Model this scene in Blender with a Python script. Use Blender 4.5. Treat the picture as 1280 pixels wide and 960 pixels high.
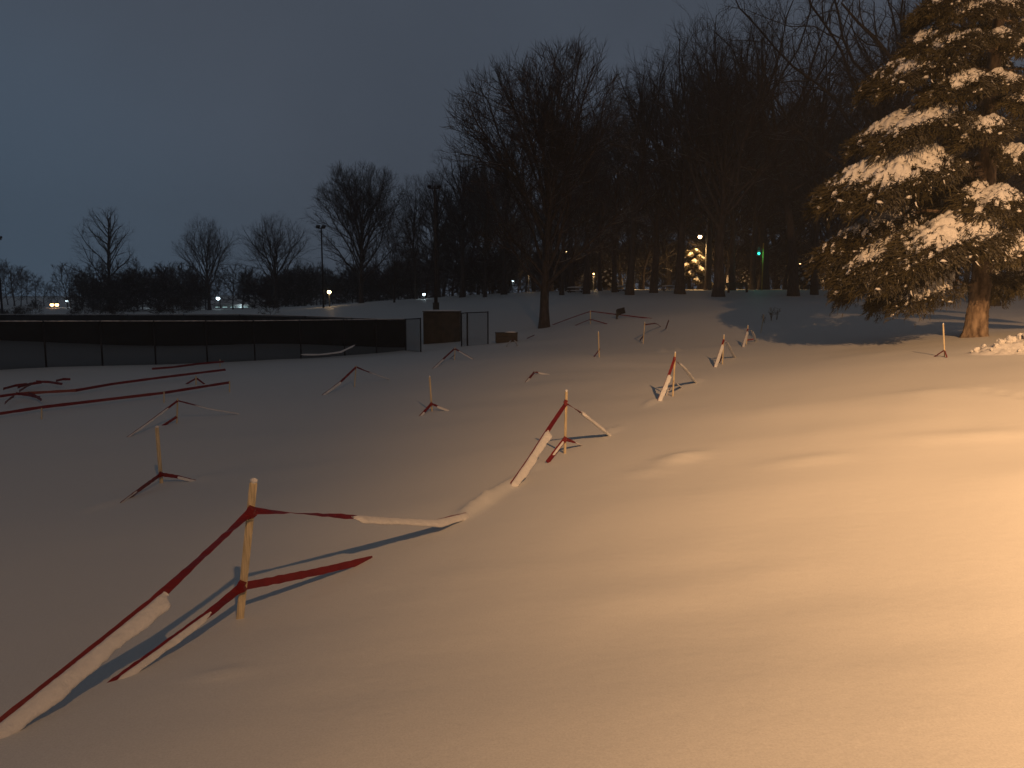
import bpy, math, random
import numpy as np
from mathutils import Vector, Matrix

sc = bpy.context.scene
for o in list(bpy.data.objects):
    bpy.data.objects.remove(o, do_unlink=True)
C = sc.collection
R = math.radians

# ------------------------------------------------------------------ camera
FPX, PITCH, EYE = 967.0, R(6.78), 1.65          # focal length in photo pixels (1280 wide)
cam = bpy.data.cameras.new('camera')
cam.sensor_width = 36.0
cam.lens = 36.0 * FPX / 1280.0
cam.clip_start, cam.clip_end = 0.05, 3000
camo = bpy.data.objects.new('camera', cam)
C.objects.link(camo)
camo.location = (0, 0, EYE)
camo.rotation_euler = (R(90) - PITCH, 0, 0)
sc.camera = camo

# ------------------------------------------------------------------ sky (overcast dusk)
w = bpy.data.worlds.new('World')
sc.world = w
w.use_nodes = True
wn, wl = w.node_tree.nodes, w.node_tree.links
wn.clear()
sky = wn.new('ShaderNodeTexSky')
sky.sky_type = 'NISHITA'
sky.sun_disc = False
sky.sun_elevation = R(1.0)
sky.sun_rotation = R(-75)
sky.dust_density = 0.3
sky.ozone_density = 6.0
hsv = wn.new('ShaderNodeHueSaturation')
hsv.inputs['Saturation'].default_value = 0.5
hsv.inputs['Value'].default_value = 1.0
# cloud cover: blue twilight low on the left, greyer elsewhere, dimmer overhead
tcw = wn.new('ShaderNodeTexCoord')
dotw = wn.new('ShaderNodeVectorMath'); dotw.operation = 'DOT_PRODUCT'
dotw.inputs[1].default_value = Vector((-.76, .55, -.35)).normalized()
wl.new(tcw.outputs['Generated'], dotw.inputs[0])
twi = wn.new('ShaderNodeMapRange'); twi.interpolation_type = 'SMOOTHSTEP'
twi.inputs['From Min'].default_value = 0.62; twi.inputs['From Max'].default_value = 1.0
wl.new(dotw.outputs['Value'], twi.inputs['Value'])
cl = wn.new('ShaderNodeMix'); cl.data_type = 'RGBA'
cl.inputs['A'].default_value = (1.00, 1.25, 1.66, 1)
cl.inputs['B'].default_value = (1.08, 1.80, 2.70, 1)
wl.new(twi.outputs['Result'], cl.inputs['Factor'])
sepw = wn.new('ShaderNodeSeparateXYZ'); wl.new(tcw.outputs['Generated'], sepw.inputs['Vector'])
zen = wn.new('ShaderNodeMapRange'); zen.interpolation_type = 'SMOOTHSTEP'
zen.inputs['From Min'].default_value = 0.20; zen.inputs['From Max'].default_value = 1.0
wl.new(sepw.outputs['Z'], zen.inputs['Value'])
cz_ = wn.new('ShaderNodeMix'); cz_.data_type = 'RGBA'
wl.new(zen.outputs['Result'], cz_.inputs['Factor'])
wl.new(cl.outputs['Result'], cz_.inputs['A'])
cz_.inputs['B'].default_value = (0.74, 0.80, 0.90, 1)
# faint uneven cloud
cn = wn.new('ShaderNodeTexNoise'); cn.inputs['Scale'].default_value = 3.0; cn.inputs['Detail'].default_value = 5
wl.new(tcw.outputs['Generated'], cn.inputs['Vector'])
cm = wn.new('ShaderNodeMapRange'); cm.inputs['To Min'].default_value = 0.80; cm.inputs['To Max'].default_value = 1.20
wl.new(cn.outputs['Fac'], cm.inputs['Value'])
cv = wn.new('ShaderNodeVectorMath'); cv.operation = 'SCALE'
wl.new(cz_.outputs['Result'], cv.inputs[0]); wl.new(cm.outputs['Result'], cv.inputs['Scale'])
mixw = wn.new('ShaderNodeMix')
mixw.data_type = 'RGBA'
mixw.inputs['Factor'].default_value = 0.88
bg = wn.new('ShaderNodeBackground')
bg.inputs['Strength'].default_value = 0.065
wo = wn.new('ShaderNodeOutputWorld')
wl.new(sky.outputs['Color'], hsv.inputs['Color'])
wl.new(hsv.outputs['Color'], mixw.inputs['A'])
wl.new(cv.outputs['Vector'], mixw.inputs['B'])
wl.new(mixw.outputs['Result'], bg.inputs['Color'])
wl.new(bg.outputs['Background'], wo.inputs['Surface'])

# ------------------------------------------------------------------ exposure
sc.render.engine = 'CYCLES'
sc.cycles.use_denoising = True
sc.cycles.max_bounces = 5
sc.cycles.diffuse_bounces = 3
sc.cycles.transparent_max_bounces = 8
sc.cycles.sample_clamp_indirect = 3.0
sc.view_settings.view_transform = 'Standard'
sc.view_settings.look = 'None'
sc.view_settings.exposure = 0.0
sc.view_settings.gamma = 1.0

# the street lamp behind the camera that lights the snow (its post is built further down)
LAMP_AT = Vector((5.4, -10.0, 13.0))
LAMP_AIM = Vector((17.7, 0.3, 0.0))
LAMP_POWER, LAMP_SPILL = 85000.0, 3700.0
LAMP_COLOR = (1.0, 0.545, 0.245)

# ================================================================== helpers
def P(px, py, d):
    """photo pixel + distance along y -> world point"""
    u, v = (px - 640) / FPX, (py - 480) / FPX
    cp, sp = math.cos(PITCH), math.sin(PITCH)
    y = cp - v * sp
    z = -sp - v * cp
    k = d / y
    return Vector((u * k, d, EYE + z * k))

def mesh_np(name, V, quads=None, tris=None, smooth=True, mat=None, midx=None):
    me = bpy.data.meshes.new(name)
    V = np.asarray(V, dtype=np.float32).reshape(-1, 3)
    quads = np.zeros((0, 4), np.int32) if quads is None else np.asarray(quads, np.int32).reshape(-1, 4)
    tris = np.zeros((0, 3), np.int32) if tris is None else np.asarray(tris, np.int32).reshape(-1, 3)
    nq, nt = len(quads), len(tris)
    me.vertices.add(len(V))
    me.vertices.foreach_set('co', V.ravel())
    me.loops.add(nq * 4 + nt * 3)
    me.polygons.add(nq + nt)
    me.loops.foreach_set('vertex_index', np.concatenate([quads.ravel(), tris.ravel()]).astype(np.int32))
    st = np.concatenate([np.arange(nq) * 4, nq * 4 + np.arange(nt) * 3]).astype(np.int32)
    me.polygons.foreach_set('loop_start', st)
    me.polygons.foreach_set('use_smooth', np.full(nq + nt, smooth))
    me.update(calc_edges=True)
    if mat is not None:
        for m in (mat if isinstance(mat, (list, tuple)) else [mat]):
            me.materials.append(m)
    return me

class MB:
    """collects shapes for ONE mesh"""
    def __init__(s):
        s.V, s.Q, s.T, s.n = [], [], [], 0
    def add(s, V, Q=None, T=None):
        V = np.asarray(V, float).reshape(-1, 3)
        s.V.append(V)
        if Q is not None and len(Q): s.Q.append(np.asarray(Q, int).reshape(-1, 4) + s.n)
        if T is not None and len(T): s.T.append(np.asarray(T, int).reshape(-1, 3) + s.n)
        s.n += len(V)
        return s
    def box(s, c, size, M=None):
        x, y, z = size[0] / 2, size[1] / 2, size[2] / 2
        V = np.array([[a * x, b * y, e * z] for a in (-1, 1) for b in (-1, 1) for e in (-1, 1)])
        if M is not None: V = V @ np.array(M.to_3x3()).T
        V = V + np.array(c)
        return s.add(V, [[0, 1, 3, 2], [4, 6, 7, 5], [0, 4, 5, 1], [2, 3, 7, 6], [0, 2, 6, 4], [1, 5, 7, 3]])
    def tube(s, pts, rad, sides=8, cap=True, flat=1.0):
        pts = np.asarray([tuple(p) for p in pts], float)
        n = len(pts)
        rad = np.full(n, rad) if np.isscalar(rad) else np.asarray(rad, float)
        tan = np.gradient(pts, axis=0)
        tan /= np.linalg.norm(tan, axis=1)[:, None] + 1e-9
        ref = np.array([0, 0, 1.0]) if abs(tan[0, 2]) < 0.9 else np.array([1.0, 0, 0])
        a = np.cross(tan, ref); a /= np.linalg.norm(a, axis=1)[:, None] + 1e-9
        b = np.cross(tan, a)
        th = np.arange(sides) * 2 * math.pi / sides
        V = (pts[:, None, :] + rad[:, None, None] * (np.cos(th)[None, :, None] * a[:, None, :] + flat * np.sin(th)[None, :, None] * b[:, None, :])).reshape(-1, 3)
        i, j = np.meshgrid(np.arange(n - 1), np.arange(sides), indexing='ij')
        j2 = (j + 1) % sides
        Q = np.stack([i * sides + j, i * sides + j2, (i + 1) * sides + j2, (i + 1) * sides + j], -1).reshape(-1, 4)
        T = []
        if cap:
            V = np.vstack([V, pts[0], pts[-1]])
            c0, c1 = n * sides, n * sides + 1
            for k in range(sides):
                T.append([c0, (k + 1) % sides, k])
                T.append([c1, (n - 1) * sides + k, (n - 1) * sides + (k + 1) % sides])
        return s.add(V, Q, T)
    def ball(s, c, r, seed=0, rough=0.0, squash=1.0):
        V, T = ICO
        rs = np.random.RandomState(seed)
        d = 1 + rough * (rs.rand(len(V)) - 0.5) * 2
        r = np.array(r) if hasattr(r, '__len__') else np.array([r, r, r * squash])
        return s.add(V * d[:, None] * r + np.array(c), None, T)
    def mesh(s, name, mat, smooth=False):
        V = np.vstack(s.V) if s.V else np.zeros((0, 3))
        Q = np.vstack(s.Q) if s.Q else None
        T = np.vstack(s.T) if s.T else None
        return mesh_np(name, V, Q, T, smooth, mat)
    def build(s, name, mat, parent=None, smooth=False):
        return link(name, s.mesh(name, mat, smooth), parent)

def ico(sub):
    import bmesh
    bm = bmesh.new()
    bmesh.ops.create_icosphere(bm, subdivisions=sub, radius=1)
    V = np.array([v.co[:] for v in bm.verts]); T = np.array([[v.index for v in f.verts] for f in bm.faces])
    bm.free()
    return V, T
ICO = ico(2)

def link(name, me, parent=None):
    o = bpy.data.objects.new(name, me)
    C.objects.link(o)
    if parent is not None: o.parent = parent
    return o
def tag(o, label=None, cat=None, group=None, kind=None):
    if label: o['label'] = label
    if cat: o['category'] = cat
    if group: o['group'] = group
    if kind: o['kind'] = kind
    return o
def empty(name, loc=(0, 0, 0), rz=0.0, s=1.0):
    o = bpy.data.objects.new(name, None)
    C.objects.link(o)
    o.location = loc; o.rotation_euler = (0, 0, rz); o.scale = (s, s, s)
    return o
def bevel(o, wd, seg=2):
    m = o.modifiers.new('bevel', 'BEVEL'); m.width = wd; m.segments = seg; m.limit_method = 'ANGLE'
    return o

# ------------------------------------------------------------------ materials
def mat(name, col, rough=0.7, metal=0.0, var=0.0, scale=8.0, bump=0.0, bscale=40.0, snow=0.0, spec=0.3, stretch=None, col2=None):
    m = bpy.data.materials.new(name); m.use_nodes = True
    n, l = m.node_tree.nodes, m.node_tree.links
    b = n['Principled BSDF']
    b.inputs['Roughness'].default_value = rough; b.inputs['Metallic'].default_value = metal
    b.inputs['Specular IOR Level'].default_value = spec
    b.inputs['Base Color'].default_value = (*col, 1)
    tc = n.new('ShaderNodeTexCoord')
    src = tc.outputs['Object']
    if stretch:
        mp = n.new('ShaderNodeMapping'); mp.inputs['Scale'].default_value = stretch
        l.new(src, mp.inputs['Vector']); src = mp.outputs['Vector']
    out = None
    if var > 0 or col2:
        nz = n.new('ShaderNodeTexNoise'); nz.inputs['Scale'].default_value = scale; nz.inputs['Detail'].default_value = 5
        l.new(src, nz.inputs['Vector'])
        rp = n.new('ShaderNodeValToRGB')
        c2 = col2 or tuple(min(1, c * (1 + var)) for c in col)
        rp.color_ramp.elements[0].position = 0.35; rp.color_ramp.elements[1].position = 0.68
        rp.color_ramp.elements[0].color = (*[c * (1 - var) for c in col], 1)
        rp.color_ramp.elements[1].color = (*c2, 1)
        l.new(nz.outputs['Fac'], rp.inputs['Fac'])
        out = rp.outputs['Color']
    if snow > 0:          # snow lying on what faces up
        g = n.new('ShaderNodeNewGeometry'); sx = n.new('ShaderNodeSeparateXYZ')
        l.new(g.outputs['True Normal'], sx.inputs['Vector'])
        mr = n.new('ShaderNodeMapRange')
        mr.inputs['From Min'].default_value = 0.45; mr.inputs['From Max'].default_value = 0.85
        mr.inputs['To Max'].default_value = snow
        l.new(sx.outputs['Z'], mr.inputs['Value'])
        nz2 = n.new('ShaderNodeTexNoise'); nz2.inputs['Scale'].default_value = 1.7
        l.new(tc.outputs['Object'], nz2.inputs['Vector'])
        mr2 = n.new('ShaderNodeMapRange'); mr2.inputs['From Min'].default_value = 0.4; mr2.inputs['From Max'].default_value = 0.6
        l.new(nz2.outputs['Fac'], mr2.inputs['Value'])
        mu = n.new('ShaderNodeMath'); mu.operation = 'MULTIPLY'
        l.new(mr.outputs['Result'], mu.inputs[0]); l.new(mr2.outputs['Result'], mu.inputs[1])
        mx = n.new('ShaderNodeMix'); mx.data_type = 'RGBA'
        l.new(mu.outputs['Value'], mx.inputs['Factor'])
        mx.inputs['A'].default_value = (*col, 1)
        if out: l.new(out, mx.inputs['A'])
        mx.inputs['B'].default_value = (0.66, 0.65, 0.63, 1)
        out = mx.outputs['Result']
    if out: l.new(out, b.inputs['Base Color'])
    if bump > 0:
        nb = n.new('ShaderNodeTexNoise'); nb.inputs['Scale'].default_value = bscale; nb.inputs['Detail'].default_value = 6
        l.new(src, nb.inputs['Vector'])
        bp = n.new('ShaderNodeBump'); bp.inputs['Strength'].default_value = bump; bp.inputs['Distance'].default_value = 0.02
        l.new(nb.outputs['Fac'], bp.inputs['Height']); l.new(bp.outputs['Normal'], b.inputs['Normal'])
    return m
def emit(name, col, strength):
    m = bpy.data.materials.new(name); m.use_nodes = True
    b = m.node_tree.nodes['Principled BSDF']
    b.inputs['Base Color'].default_value = (*[c * .5 for c in col], 1)
    b.inputs['Emission Color'].default_value = (*col, 1)
    b.inputs['Emission Strength'].default_value = strength
    return m

def snow_material():
    m = mat('snow', (0.66, 0.65, 0.63), 0.55, spec=0.2)
    n, l = m.node_tree.nodes, m.node_tree.links
    b = n['Principled BSDF']
    tc = n.new('ShaderNodeTexCoord')
    n1 = n.new('ShaderNodeTexNoise'); n1.inputs['Scale'].default_value = 160; n1.inputs['Detail'].default_value = 3
    n2 = n.new('ShaderNodeTexNoise'); n2.inputs['Scale'].default_value = 9; n2.inputs['Detail'].default_value = 6
    ad = n.new('ShaderNodeMath'); ad.operation = 'MULTIPLY_ADD'
    l.new(tc.outputs['Object'], n1.inputs['Vector']); l.new(tc.outputs['Object'], n2.inputs['Vector'])
    l.new(n1.outputs['Fac'], ad.inputs[0]); ad.inputs[1].default_value = 0.12; l.new(n2.outputs['Fac'], ad.inputs[2])
    bp = n.new('ShaderNodeBump'); bp.inputs['Strength'].default_value = 0.17; bp.inputs['Distance'].default_value = 0.02
    l.new(ad.outputs['Value'], bp.inputs['Height']); l.new(bp.outputs['Normal'], b.inputs['Normal'])
    # faint grain in the colour of the snow surface
    rp = n.new('ShaderNodeValToRGB')
    rp.color_ramp.elements[0].position = 0.3; rp.color_ramp.elements[1].position = 0.7
    rp.color_ramp.elements[0].color = (0.60, 0.605, 0.58, 1); rp.color_ramp.elements[1].color = (0.71, 0.715, 0.69, 1)
    n3 = n.new('ShaderNodeTexNoise'); n3.inputs['Scale'].default_value = 110; n3.inputs['Detail'].default_value = 4
    l.new(tc.outputs['Object'], n3.inputs['Vector']); l.new(n3.outputs['Fac'], rp.inputs['Fac'])
    l.new(rp.outputs['Color'], b.inputs['Base Color'])
    return m

M = dict(
    snow=snow_material(),
    snow_lump=mat('snow_lump', (0.68, 0.67, 0.65), 0.6, var=0.04, scale=12, bump=0.6, bscale=25),
    stake=mat('stake_wood', (0.56, 0.46, 0.29), 0.7, var=0.25, scale=14, bump=0.4, bscale=60, stretch=(6, 6, .4)),
    tape=mat('red_tape', (0.155, 0.010, 0.011), 0.5, var=0.12, scale=10, bump=0.15, bscale=30, spec=0.4),
    bark=mat('bark', (0.055, 0.045, 0.038), 0.9, var=0.4, scale=10, bump=0.8, bscale=16, snow=0.55, stretch=(1, 1, .25)),
    twig=mat('twig', (0.05, 0.042, 0.037), 0.9, var=0.3, scale=3, snow=0.45),
    sprucebark=mat('spruce_bark', (0.13, 0.085, 0.055), 0.9, var=0.5, scale=7, bump=1.0, bscale=14, stretch=(1, 1, .35), col2=(0.30, 0.22, 0.15)),
    needle=mat('spruce_needles', (0.042, 0.034, 0.012), 0.75, var=0.55, scale=5, snow=0.3),
    drywood=mat('weathered_wood', (0.075, 0.060, 0.044), 0.85, var=0.3, scale=4, bump=0.5, bscale=20, stretch=(1, 1, 5)),
    brown=mat('brown_paint', (0.055, 0.042, 0.027), 0.65, var=0.25, scale=3, bump=0.3, bscale=30),
    black=mat('black_metal', (0.018, 0.018, 0.02), 0.5, metal=0.2, var=0.3, scale=6),
    vinyl=mat('black_vinyl_wire', (0.012, 0.013, 0.014), 0.6),
    mesh_cloth=mat('windscreen_mesh_cloth', (0.012, 0.014, 0.015), 0.9),
    screen=mat('dark_windscreen', (0.014, 0.017, 0.018), 0.85, var=0.4, scale=1.2, bump=0.3, bscale=9),
    grey=mat('galvanised_grey', (0.10, 0.105, 0.11), 0.55, metal=0.3, var=0.25, scale=5),
    concrete=mat('concrete', (0.28, 0.27, 0.25), 0.9, var=0.2, scale=6, bump=0.4),
    weed=mat('dry_stem', (0.10, 0.075, 0.045), 0.85, var=0.3),
    siding=mat('pale_siding', (0.45, 0.46, 0.46), 0.8, var=0.08, scale=3),
    green=mat('dark_green_paint', (0.02, 0.05, 0.035), 0.6, var=0.2),
    yellow=mat('yellow_paint', (0.45, 0.28, 0.04), 0.6, var=0.2),
    e_warm=emit('warm_lamp_glass', (1.0, 0.66, 0.32), 16),
    e_hot=emit('orange_lamp_glass', (1.0, 0.52, 0.22), 9),
    e_white=emit('white_lamp_glass', (0.72, 0.92, 1.0), 9),
    e_win=emit('lit_window_glass', (0.55, 0.85, 0.85), 0.9),
    e_green=emit('green_signal_glass', (0.05, 0.9, 0.62), 1.6),
    off=mat('unlit_lens', (0.03, 0.02, 0.02), 0.3),
)

def let_through(m, f):          # open weave of the cloth
    n, l = m.node_tree.nodes, m.node_tree.links
    tr = n.new('ShaderNodeBsdfTransparent'); mx = n.new('ShaderNodeMixShader'); mx.inputs['Fac'].default_value = f
    l.new(n['Principled BSDF'].outputs['BSDF'], mx.inputs[1]); l.new(tr.outputs['BSDF'], mx.inputs[2])
    l.new(mx.outputs['Shader'], n['Material Output'].inputs['Surface'])
let_through(M['mesh_cloth'], 0.20)

# ================================================================== terrain
def rel(px, py, d):
    p = P(px, py, d); return (p.x, p.y, p.z)
CP = [rel(*a) for a in [
    (0, 925, 3.3), (300, 773, 5.0), (640, 960, 2.62), (1280, 960, 2.52), (1280, 700, 4.9), (900, 760, 4.5),
    (707, 566, 10.2), (842, 495, 15.8), (899, 456, 22.6), (932, 431, 29.0), (952, 416, 33.5),
    (201, 606, 10.8), (538, 514, 16.0), (748, 446, 24.0), (222, 528, 16.2), (60, 640, 8.9),
    (20, 461, 26.7), (257, 456, 30.0), (507, 438, 38.0), (590, 431, 37.5), (441, 484, 21.0),
    (680, 410, 44.0), (780, 396, 42.0), (1220, 422, 23.0), (1180, 446, 18.6), (1260, 449, 17.6), (1280, 500, 11.6),
    (690, 371, 66), (800, 370, 66), (900, 370, 66), (1050, 375, 58), (1270, 386, 46),
    (20, 426, 49), (300, 424, 49), (420, 414, 47),
    (545, 386, 62), (450, 382, 74), (340, 388, 80), (600, 374, 72),
    (800, 362, 90), (1000, 362, 90), (640, 366, 92),
]]
CP += [(0, 0, 0), (0, -6, 0.05), (6, -3, 0.12), (-6, -3, -0.55), (-14, 5, -1.15), (12, 5, 0.3), (0, -40, 0), (-40, -20, -1.3), (40, -20, 0.7), (30, 10, 0.5),
       (-60, 30, -1.6), (-70, 110, -1.0), (-30, 130, -0.8), (-110, 60, -1.5), (40, 110, 1.9), (70, 60, 1.9), (10, 130, 1.7), (110, 110, 2.2), (0, 260, 1.6), (-180, 220, -0.6),
       (180, 220, 2.4), (-250, 0, -1.2), (250, 0, 1.6), (0, -250, 0)]
CP = np.array(CP)
SC = 10.0
def _phi(r2):
    return 0.5 * r2 * np.log(r2 + 1e-6)
_N = len(CP)
_X = CP[:, :2] / SC
_A = np.zeros((_N + 3, _N + 3))
_A[:_N, :_N] = _phi(((_X[:, None] - _X[None]) ** 2).sum(-1)) + np.eye(_N) * 0.012
_A[:_N, _N] = 1; _A[:_N, _N + 1:] = _X
_A[_N:, :_N] = _A[:_N, _N:].T
_W = np.linalg.solve(_A, np.concatenate([CP[:, 2], np.zeros(3)]))

_rs = np.random.RandomState(5)
WAVES = []
for lam, amp, k in ((7.0, .012, 5), (3.0, .0055, 7), (1.4, .0022, 8), (0.62, .0007, 8)):
    for _ in range(k):
        th = _rs.normal(math.pi / 2 + .25, 0.55)             # ripples drawn out across the slope
        kk = 2 * math.pi / (lam * _rs.uniform(.7, 1.4))
        WAVES.append((kk * math.cos(th), kk * math.sin(th), _rs.uniform(0, 6.28), amp * _rs.uniform(.5, 1)))
BUMPS = []      # x, y, sx, sy, angle, amplitude : drifts
RIDGES = []     # ax, ay, bx, by, sigma, amplitude : snow over buried tape
def H_arr(x, y):
    x = np.asarray(x, float); y = np.asarray(y, float)
    sh = x.shape
    q = np.stack([x.ravel(), y.ravel()], 1) / SC
    z = np.empty(len(q))
    for i in range(0, len(q), 20000):
        b = q[i:i + 20000]
        z[i:i + 20000] = _phi(((b[:, None] - _X[None]) ** 2).sum(-1)) @ _W[:_N] + _W[_N] + b @ _W[_N + 1:]
    z = z.reshape(sh)
    warp = 0.5 * np.sin(x * .31 + y * .17) + .4 * np.sin(y * .23 - x * .4)
    patch = 0.55 + 0.45 * np.sin(x * .55 + 1.1 + warp) * np.sin(y * .37 + .6 - warp)
    for a, b, p, m in WAVES:
        z = z + m * patch * np.sin(a * x + b * y + p + warp)
    for bx, by, sx, sy, an, am in BUMPS:
        c, s = math.cos(an), math.sin(an)
        u = ((x - bx) * c + (y - by) * s) / sx; v = (-(x - bx) * s + (y - by) * c) / sy
        z = z + am * np.exp(-(u * u + v * v))
    for ax, ay, bx, by, sg, am in RIDGES:
        dx, dy = bx - ax, by - ay
        L2 = dx * dx + dy * dy + 1e-9
        t = np.clip(((x - ax) * dx + (y - ay) * dy) / L2, 0, 1)
        d2 = (x - ax - t * dx) ** 2 + (y - ay - t * dy) ** 2
        z = z + am * np.sqrt(np.clip(4 * t * (1 - t) + .15, 0, 1)) * np.exp(-d2 / (sg * sg))
    return z
def Hs(x, y):
    return float(H_arr(np.array([x]), np.array([y]))[0])
def G(px, py, dmax=130.0, dmin=2.0):
    """where the ray through a photo pixel meets the snow"""
    ds = np.exp(np.linspace(math.log(dmin), math.log(dmax), 900))
    u, v = (px - 640) / FPX, (py - 480) / FPX
    cp, sp = math.cos(PITCH), math.sin(PITCH)
    k = ds / (cp - v * sp)
    xs, zs = u * k, EYE + (-sp - v * cp) * k
    g = H_arr(xs, ds)
    hit = np.nonzero(zs <= g)[0]
    i = hit[0] if len(hit) else len(ds) - 1
    if len(hit) and i > 0:
        a, b = zs[i - 1] - g[i - 1], g[i] - zs[i]
        d = ds[i - 1] + (ds[i] - ds[i - 1]) * a / (a + b + 1e-9)
    else:
        d = ds[i]
    x = u * d / (cp - v * sp)
    return Vector((x, d, Hs(x, d)))
def on_ground(x, y):
    return Vector((x, y, Hs(x, y)))
def ridge(pa, pb, sg=.06, am=.045):
    a, b = G(*pa), G(*pb)
    return (a.x, a.y, b.x, b.y, sg, am)

_r = []
_r += [ridge((578, 643), (612, 623), .075, .085), ridge((604, 627), (650, 598), .075, .085), ridge((755, 541), (775, 535), .07, .05), ridge((812, 440), (856, 437), .12, .12), ridge((100, 640), (160, 622), .07, .04),
       ridge((240, 600), (275, 593), .06, .04), ridge((820, 500), (806, 507), .08, .06), ridge((866, 476), (878, 474), .1, .06),
       ridge((1228, 488), (1290, 497), .10, -.05), ridge((690, 577), (664, 583), .05, .03)]
_b = []
for (px, py, sx, sy, an, am) in [(850, 573, .36, .15, .5, .07), (812, 590, .3, .16, .2, .03), (1210, 545, .8, .3, -.05, .035), (1165, 490, .8, .4, .1, .035), (1195, 500, .6, .4, 0, -.02),
                                 (280, 842, .16, .06, .15, .022), (1290, 590, .7, .4, .4, .015), (1010, 575, .5, .2, .2, .03), (800, 455, 1.6, .5, 0, .03), (640, 560, 1.2, .4, .3, .012),
                                 (980, 735, .6, .3, .0, -.016), (870, 705, .6, .28, .1, -.014), (1130, 800, .6, .28, .1, -.012), (830, 745, .5, .22, .1, .012)]:
    g = G(px, py); _b.append((g.x, g.y, sx, sy, an, am))
RIDGES, BUMPS = _r, _b

def build_ground():
    fw = np.linspace(-50, 50, 540)
    rest = np.linspace(50, 310, 80)[1:-1]
    ang = np.radians(np.concatenate([fw, rest]))
    rad = np.concatenate([[0.0], np.exp(np.linspace(math.log(.5), math.log(390), 350))])
    A, Rr = np.meshgrid(ang, rad, indexing='xy')
    X, Y = Rr * np.sin(A), Rr * np.cos(A)
    Z = H_arr(X, Y)
    far = np.clip((Rr - 190) / 180, 0, 1)
    Z = Z * (1 - far) + far * (0.4 + 0.9 * np.sin(A) * (Y > -1e9))
    na, nr = len(ang), len(rad)
    i, j = np.meshgrid(np.arange(nr - 1), np.arange(na), indexing='ij')
    j2 = (j + 1) % na
    Q = np.stack([i * na + j, (i + 1) * na + j, (i + 1) * na + j2, i * na + j2], -1).reshape(-1, 4)
    me = mesh_np('snow_ground', np.stack([X, Y, Z], -1).reshape(-1, 3), Q[na:], Q[:na][:, 1:][:, [0, 1, 2]] * 0 + np.stack([np.zeros(na, int), na + np.arange(na), na + (np.arange(na) + 1) % na], -1), True, M['snow'])
    o = link('snow_ground', me)
    tag(o, 'smooth untrodden snow covering the sloping park ground', kind='structure')
    n = np.empty(len(me.polygons) * 3); me.polygons.foreach_get('normal', n)
    if n.reshape(-1, 3)[:, 2].mean() < 0: me.flip_normals()
build_ground()

# ================================================================== the street lamp that lights the slope
def main_lamp():
    b = on_ground(6.6, -12.6)
    t = tag(empty('street_lamp', b), 'tall grey street lamp with a sodium head behind the camera', 'street lamp')
    hz = LAMP_AT.z + .14 - b.z
    arm = (LAMP_AT.x - b.x, LAMP_AT.y - b.y)
    MB().tube([(0, 0, -.1), (0, 0, .02), (0, 0, .45), (0, 0, hz * .5), (0, 0, hz + .05)], [.13, .13, .085, .07, .05], 14).build('post', M['grey'], t, True)
    MB().tube([(0, 0, hz - .5), (arm[0] * .15, arm[1] * .15, hz - .05), (arm[0] * .5, arm[1] * .5, hz + .12), (arm[0] * .88, arm[1] * .88, hz + .1)], [.035, .035, .032, .03], 10).build('arm', M['grey'], t, True)
    hd = MB().ball((arm[0] * .97, arm[1] * .97, hz + .08), (.2, .38, .09)).build('head', M['grey'], t, True)
    MB().ball((arm[0], arm[1], hz - .01), (.13, .2, .05)).build('lens', M['e_warm'], hd, True)
    for kind, power in (('SPOT', LAMP_POWER), ('POINT', LAMP_SPILL)):
        ld = bpy.data.lights.new('lamp_light', kind)
        ld.energy = power; ld.color = LAMP_COLOR; ld.shadow_soft_size = 0.16
        if kind == 'SPOT':
            ld.spot_size = R(120); ld.spot_blend = 1.0
        lo = bpy.data.objects.new('lamp_light', ld); C.objects.link(lo)
        lo.location = LAMP_AT - Vector((0, 0, .12))
        lo.rotation_euler = (LAMP_AIM - LAMP_AT).to_track_quat('-Z', 'Y').to_euler()
main_lamp()

# ================================================================== bare trees
def spindles(org, vec, r0, bend, rs, mid=.55):
    """batch of three-sided twigs: base ring, bent middle ring, tip"""
    n = len(org)
    L = np.linalg.norm(vec, axis=1)[:, None]
    d = vec / (L + 1e-9)
    ref = np.where(np.abs(d[:, 2:3]) < .9, np.array([[0, 0, 1.0]]), np.array([[1.0, 0, 0]]))
    a = np.cross(d, ref); a /= np.linalg.norm(a, axis=1)[:, None] + 1e-9
    b = np.cross(d, a)
    off = (rs.normal(size=(n, 1)) * a + rs.normal(size=(n, 1)) * b) * L * bend
    m = org + vec * mid + off
    tip = org + vec
    r0 = np.broadcast_to(np.asarray(r0, float).reshape(-1, 1), (n, 1))
    V = np.empty((n, 7, 3))
    for k in range(3):
        th = k * 2.0944
        ring = math.cos(th) * a + math.sin(th) * b
        V[:, k] = org + ring * r0
        V[:, 3 + k] = m + ring * r0 * .75
    V[:, 6] = tip
    base = (np.arange(n) * 7)[:, None, None]
    Q = np.array([[0, 1, 4, 3], [1, 2, 5, 4], [2, 0, 3, 5]])[None] + base
    T = np.array([[3, 4, 6], [4, 5, 6], [5, 3, 6]])[None] + base
    return V.reshape(-1, 3), Q.reshape(-1, 4), T.reshape(-1, 3)

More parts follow.
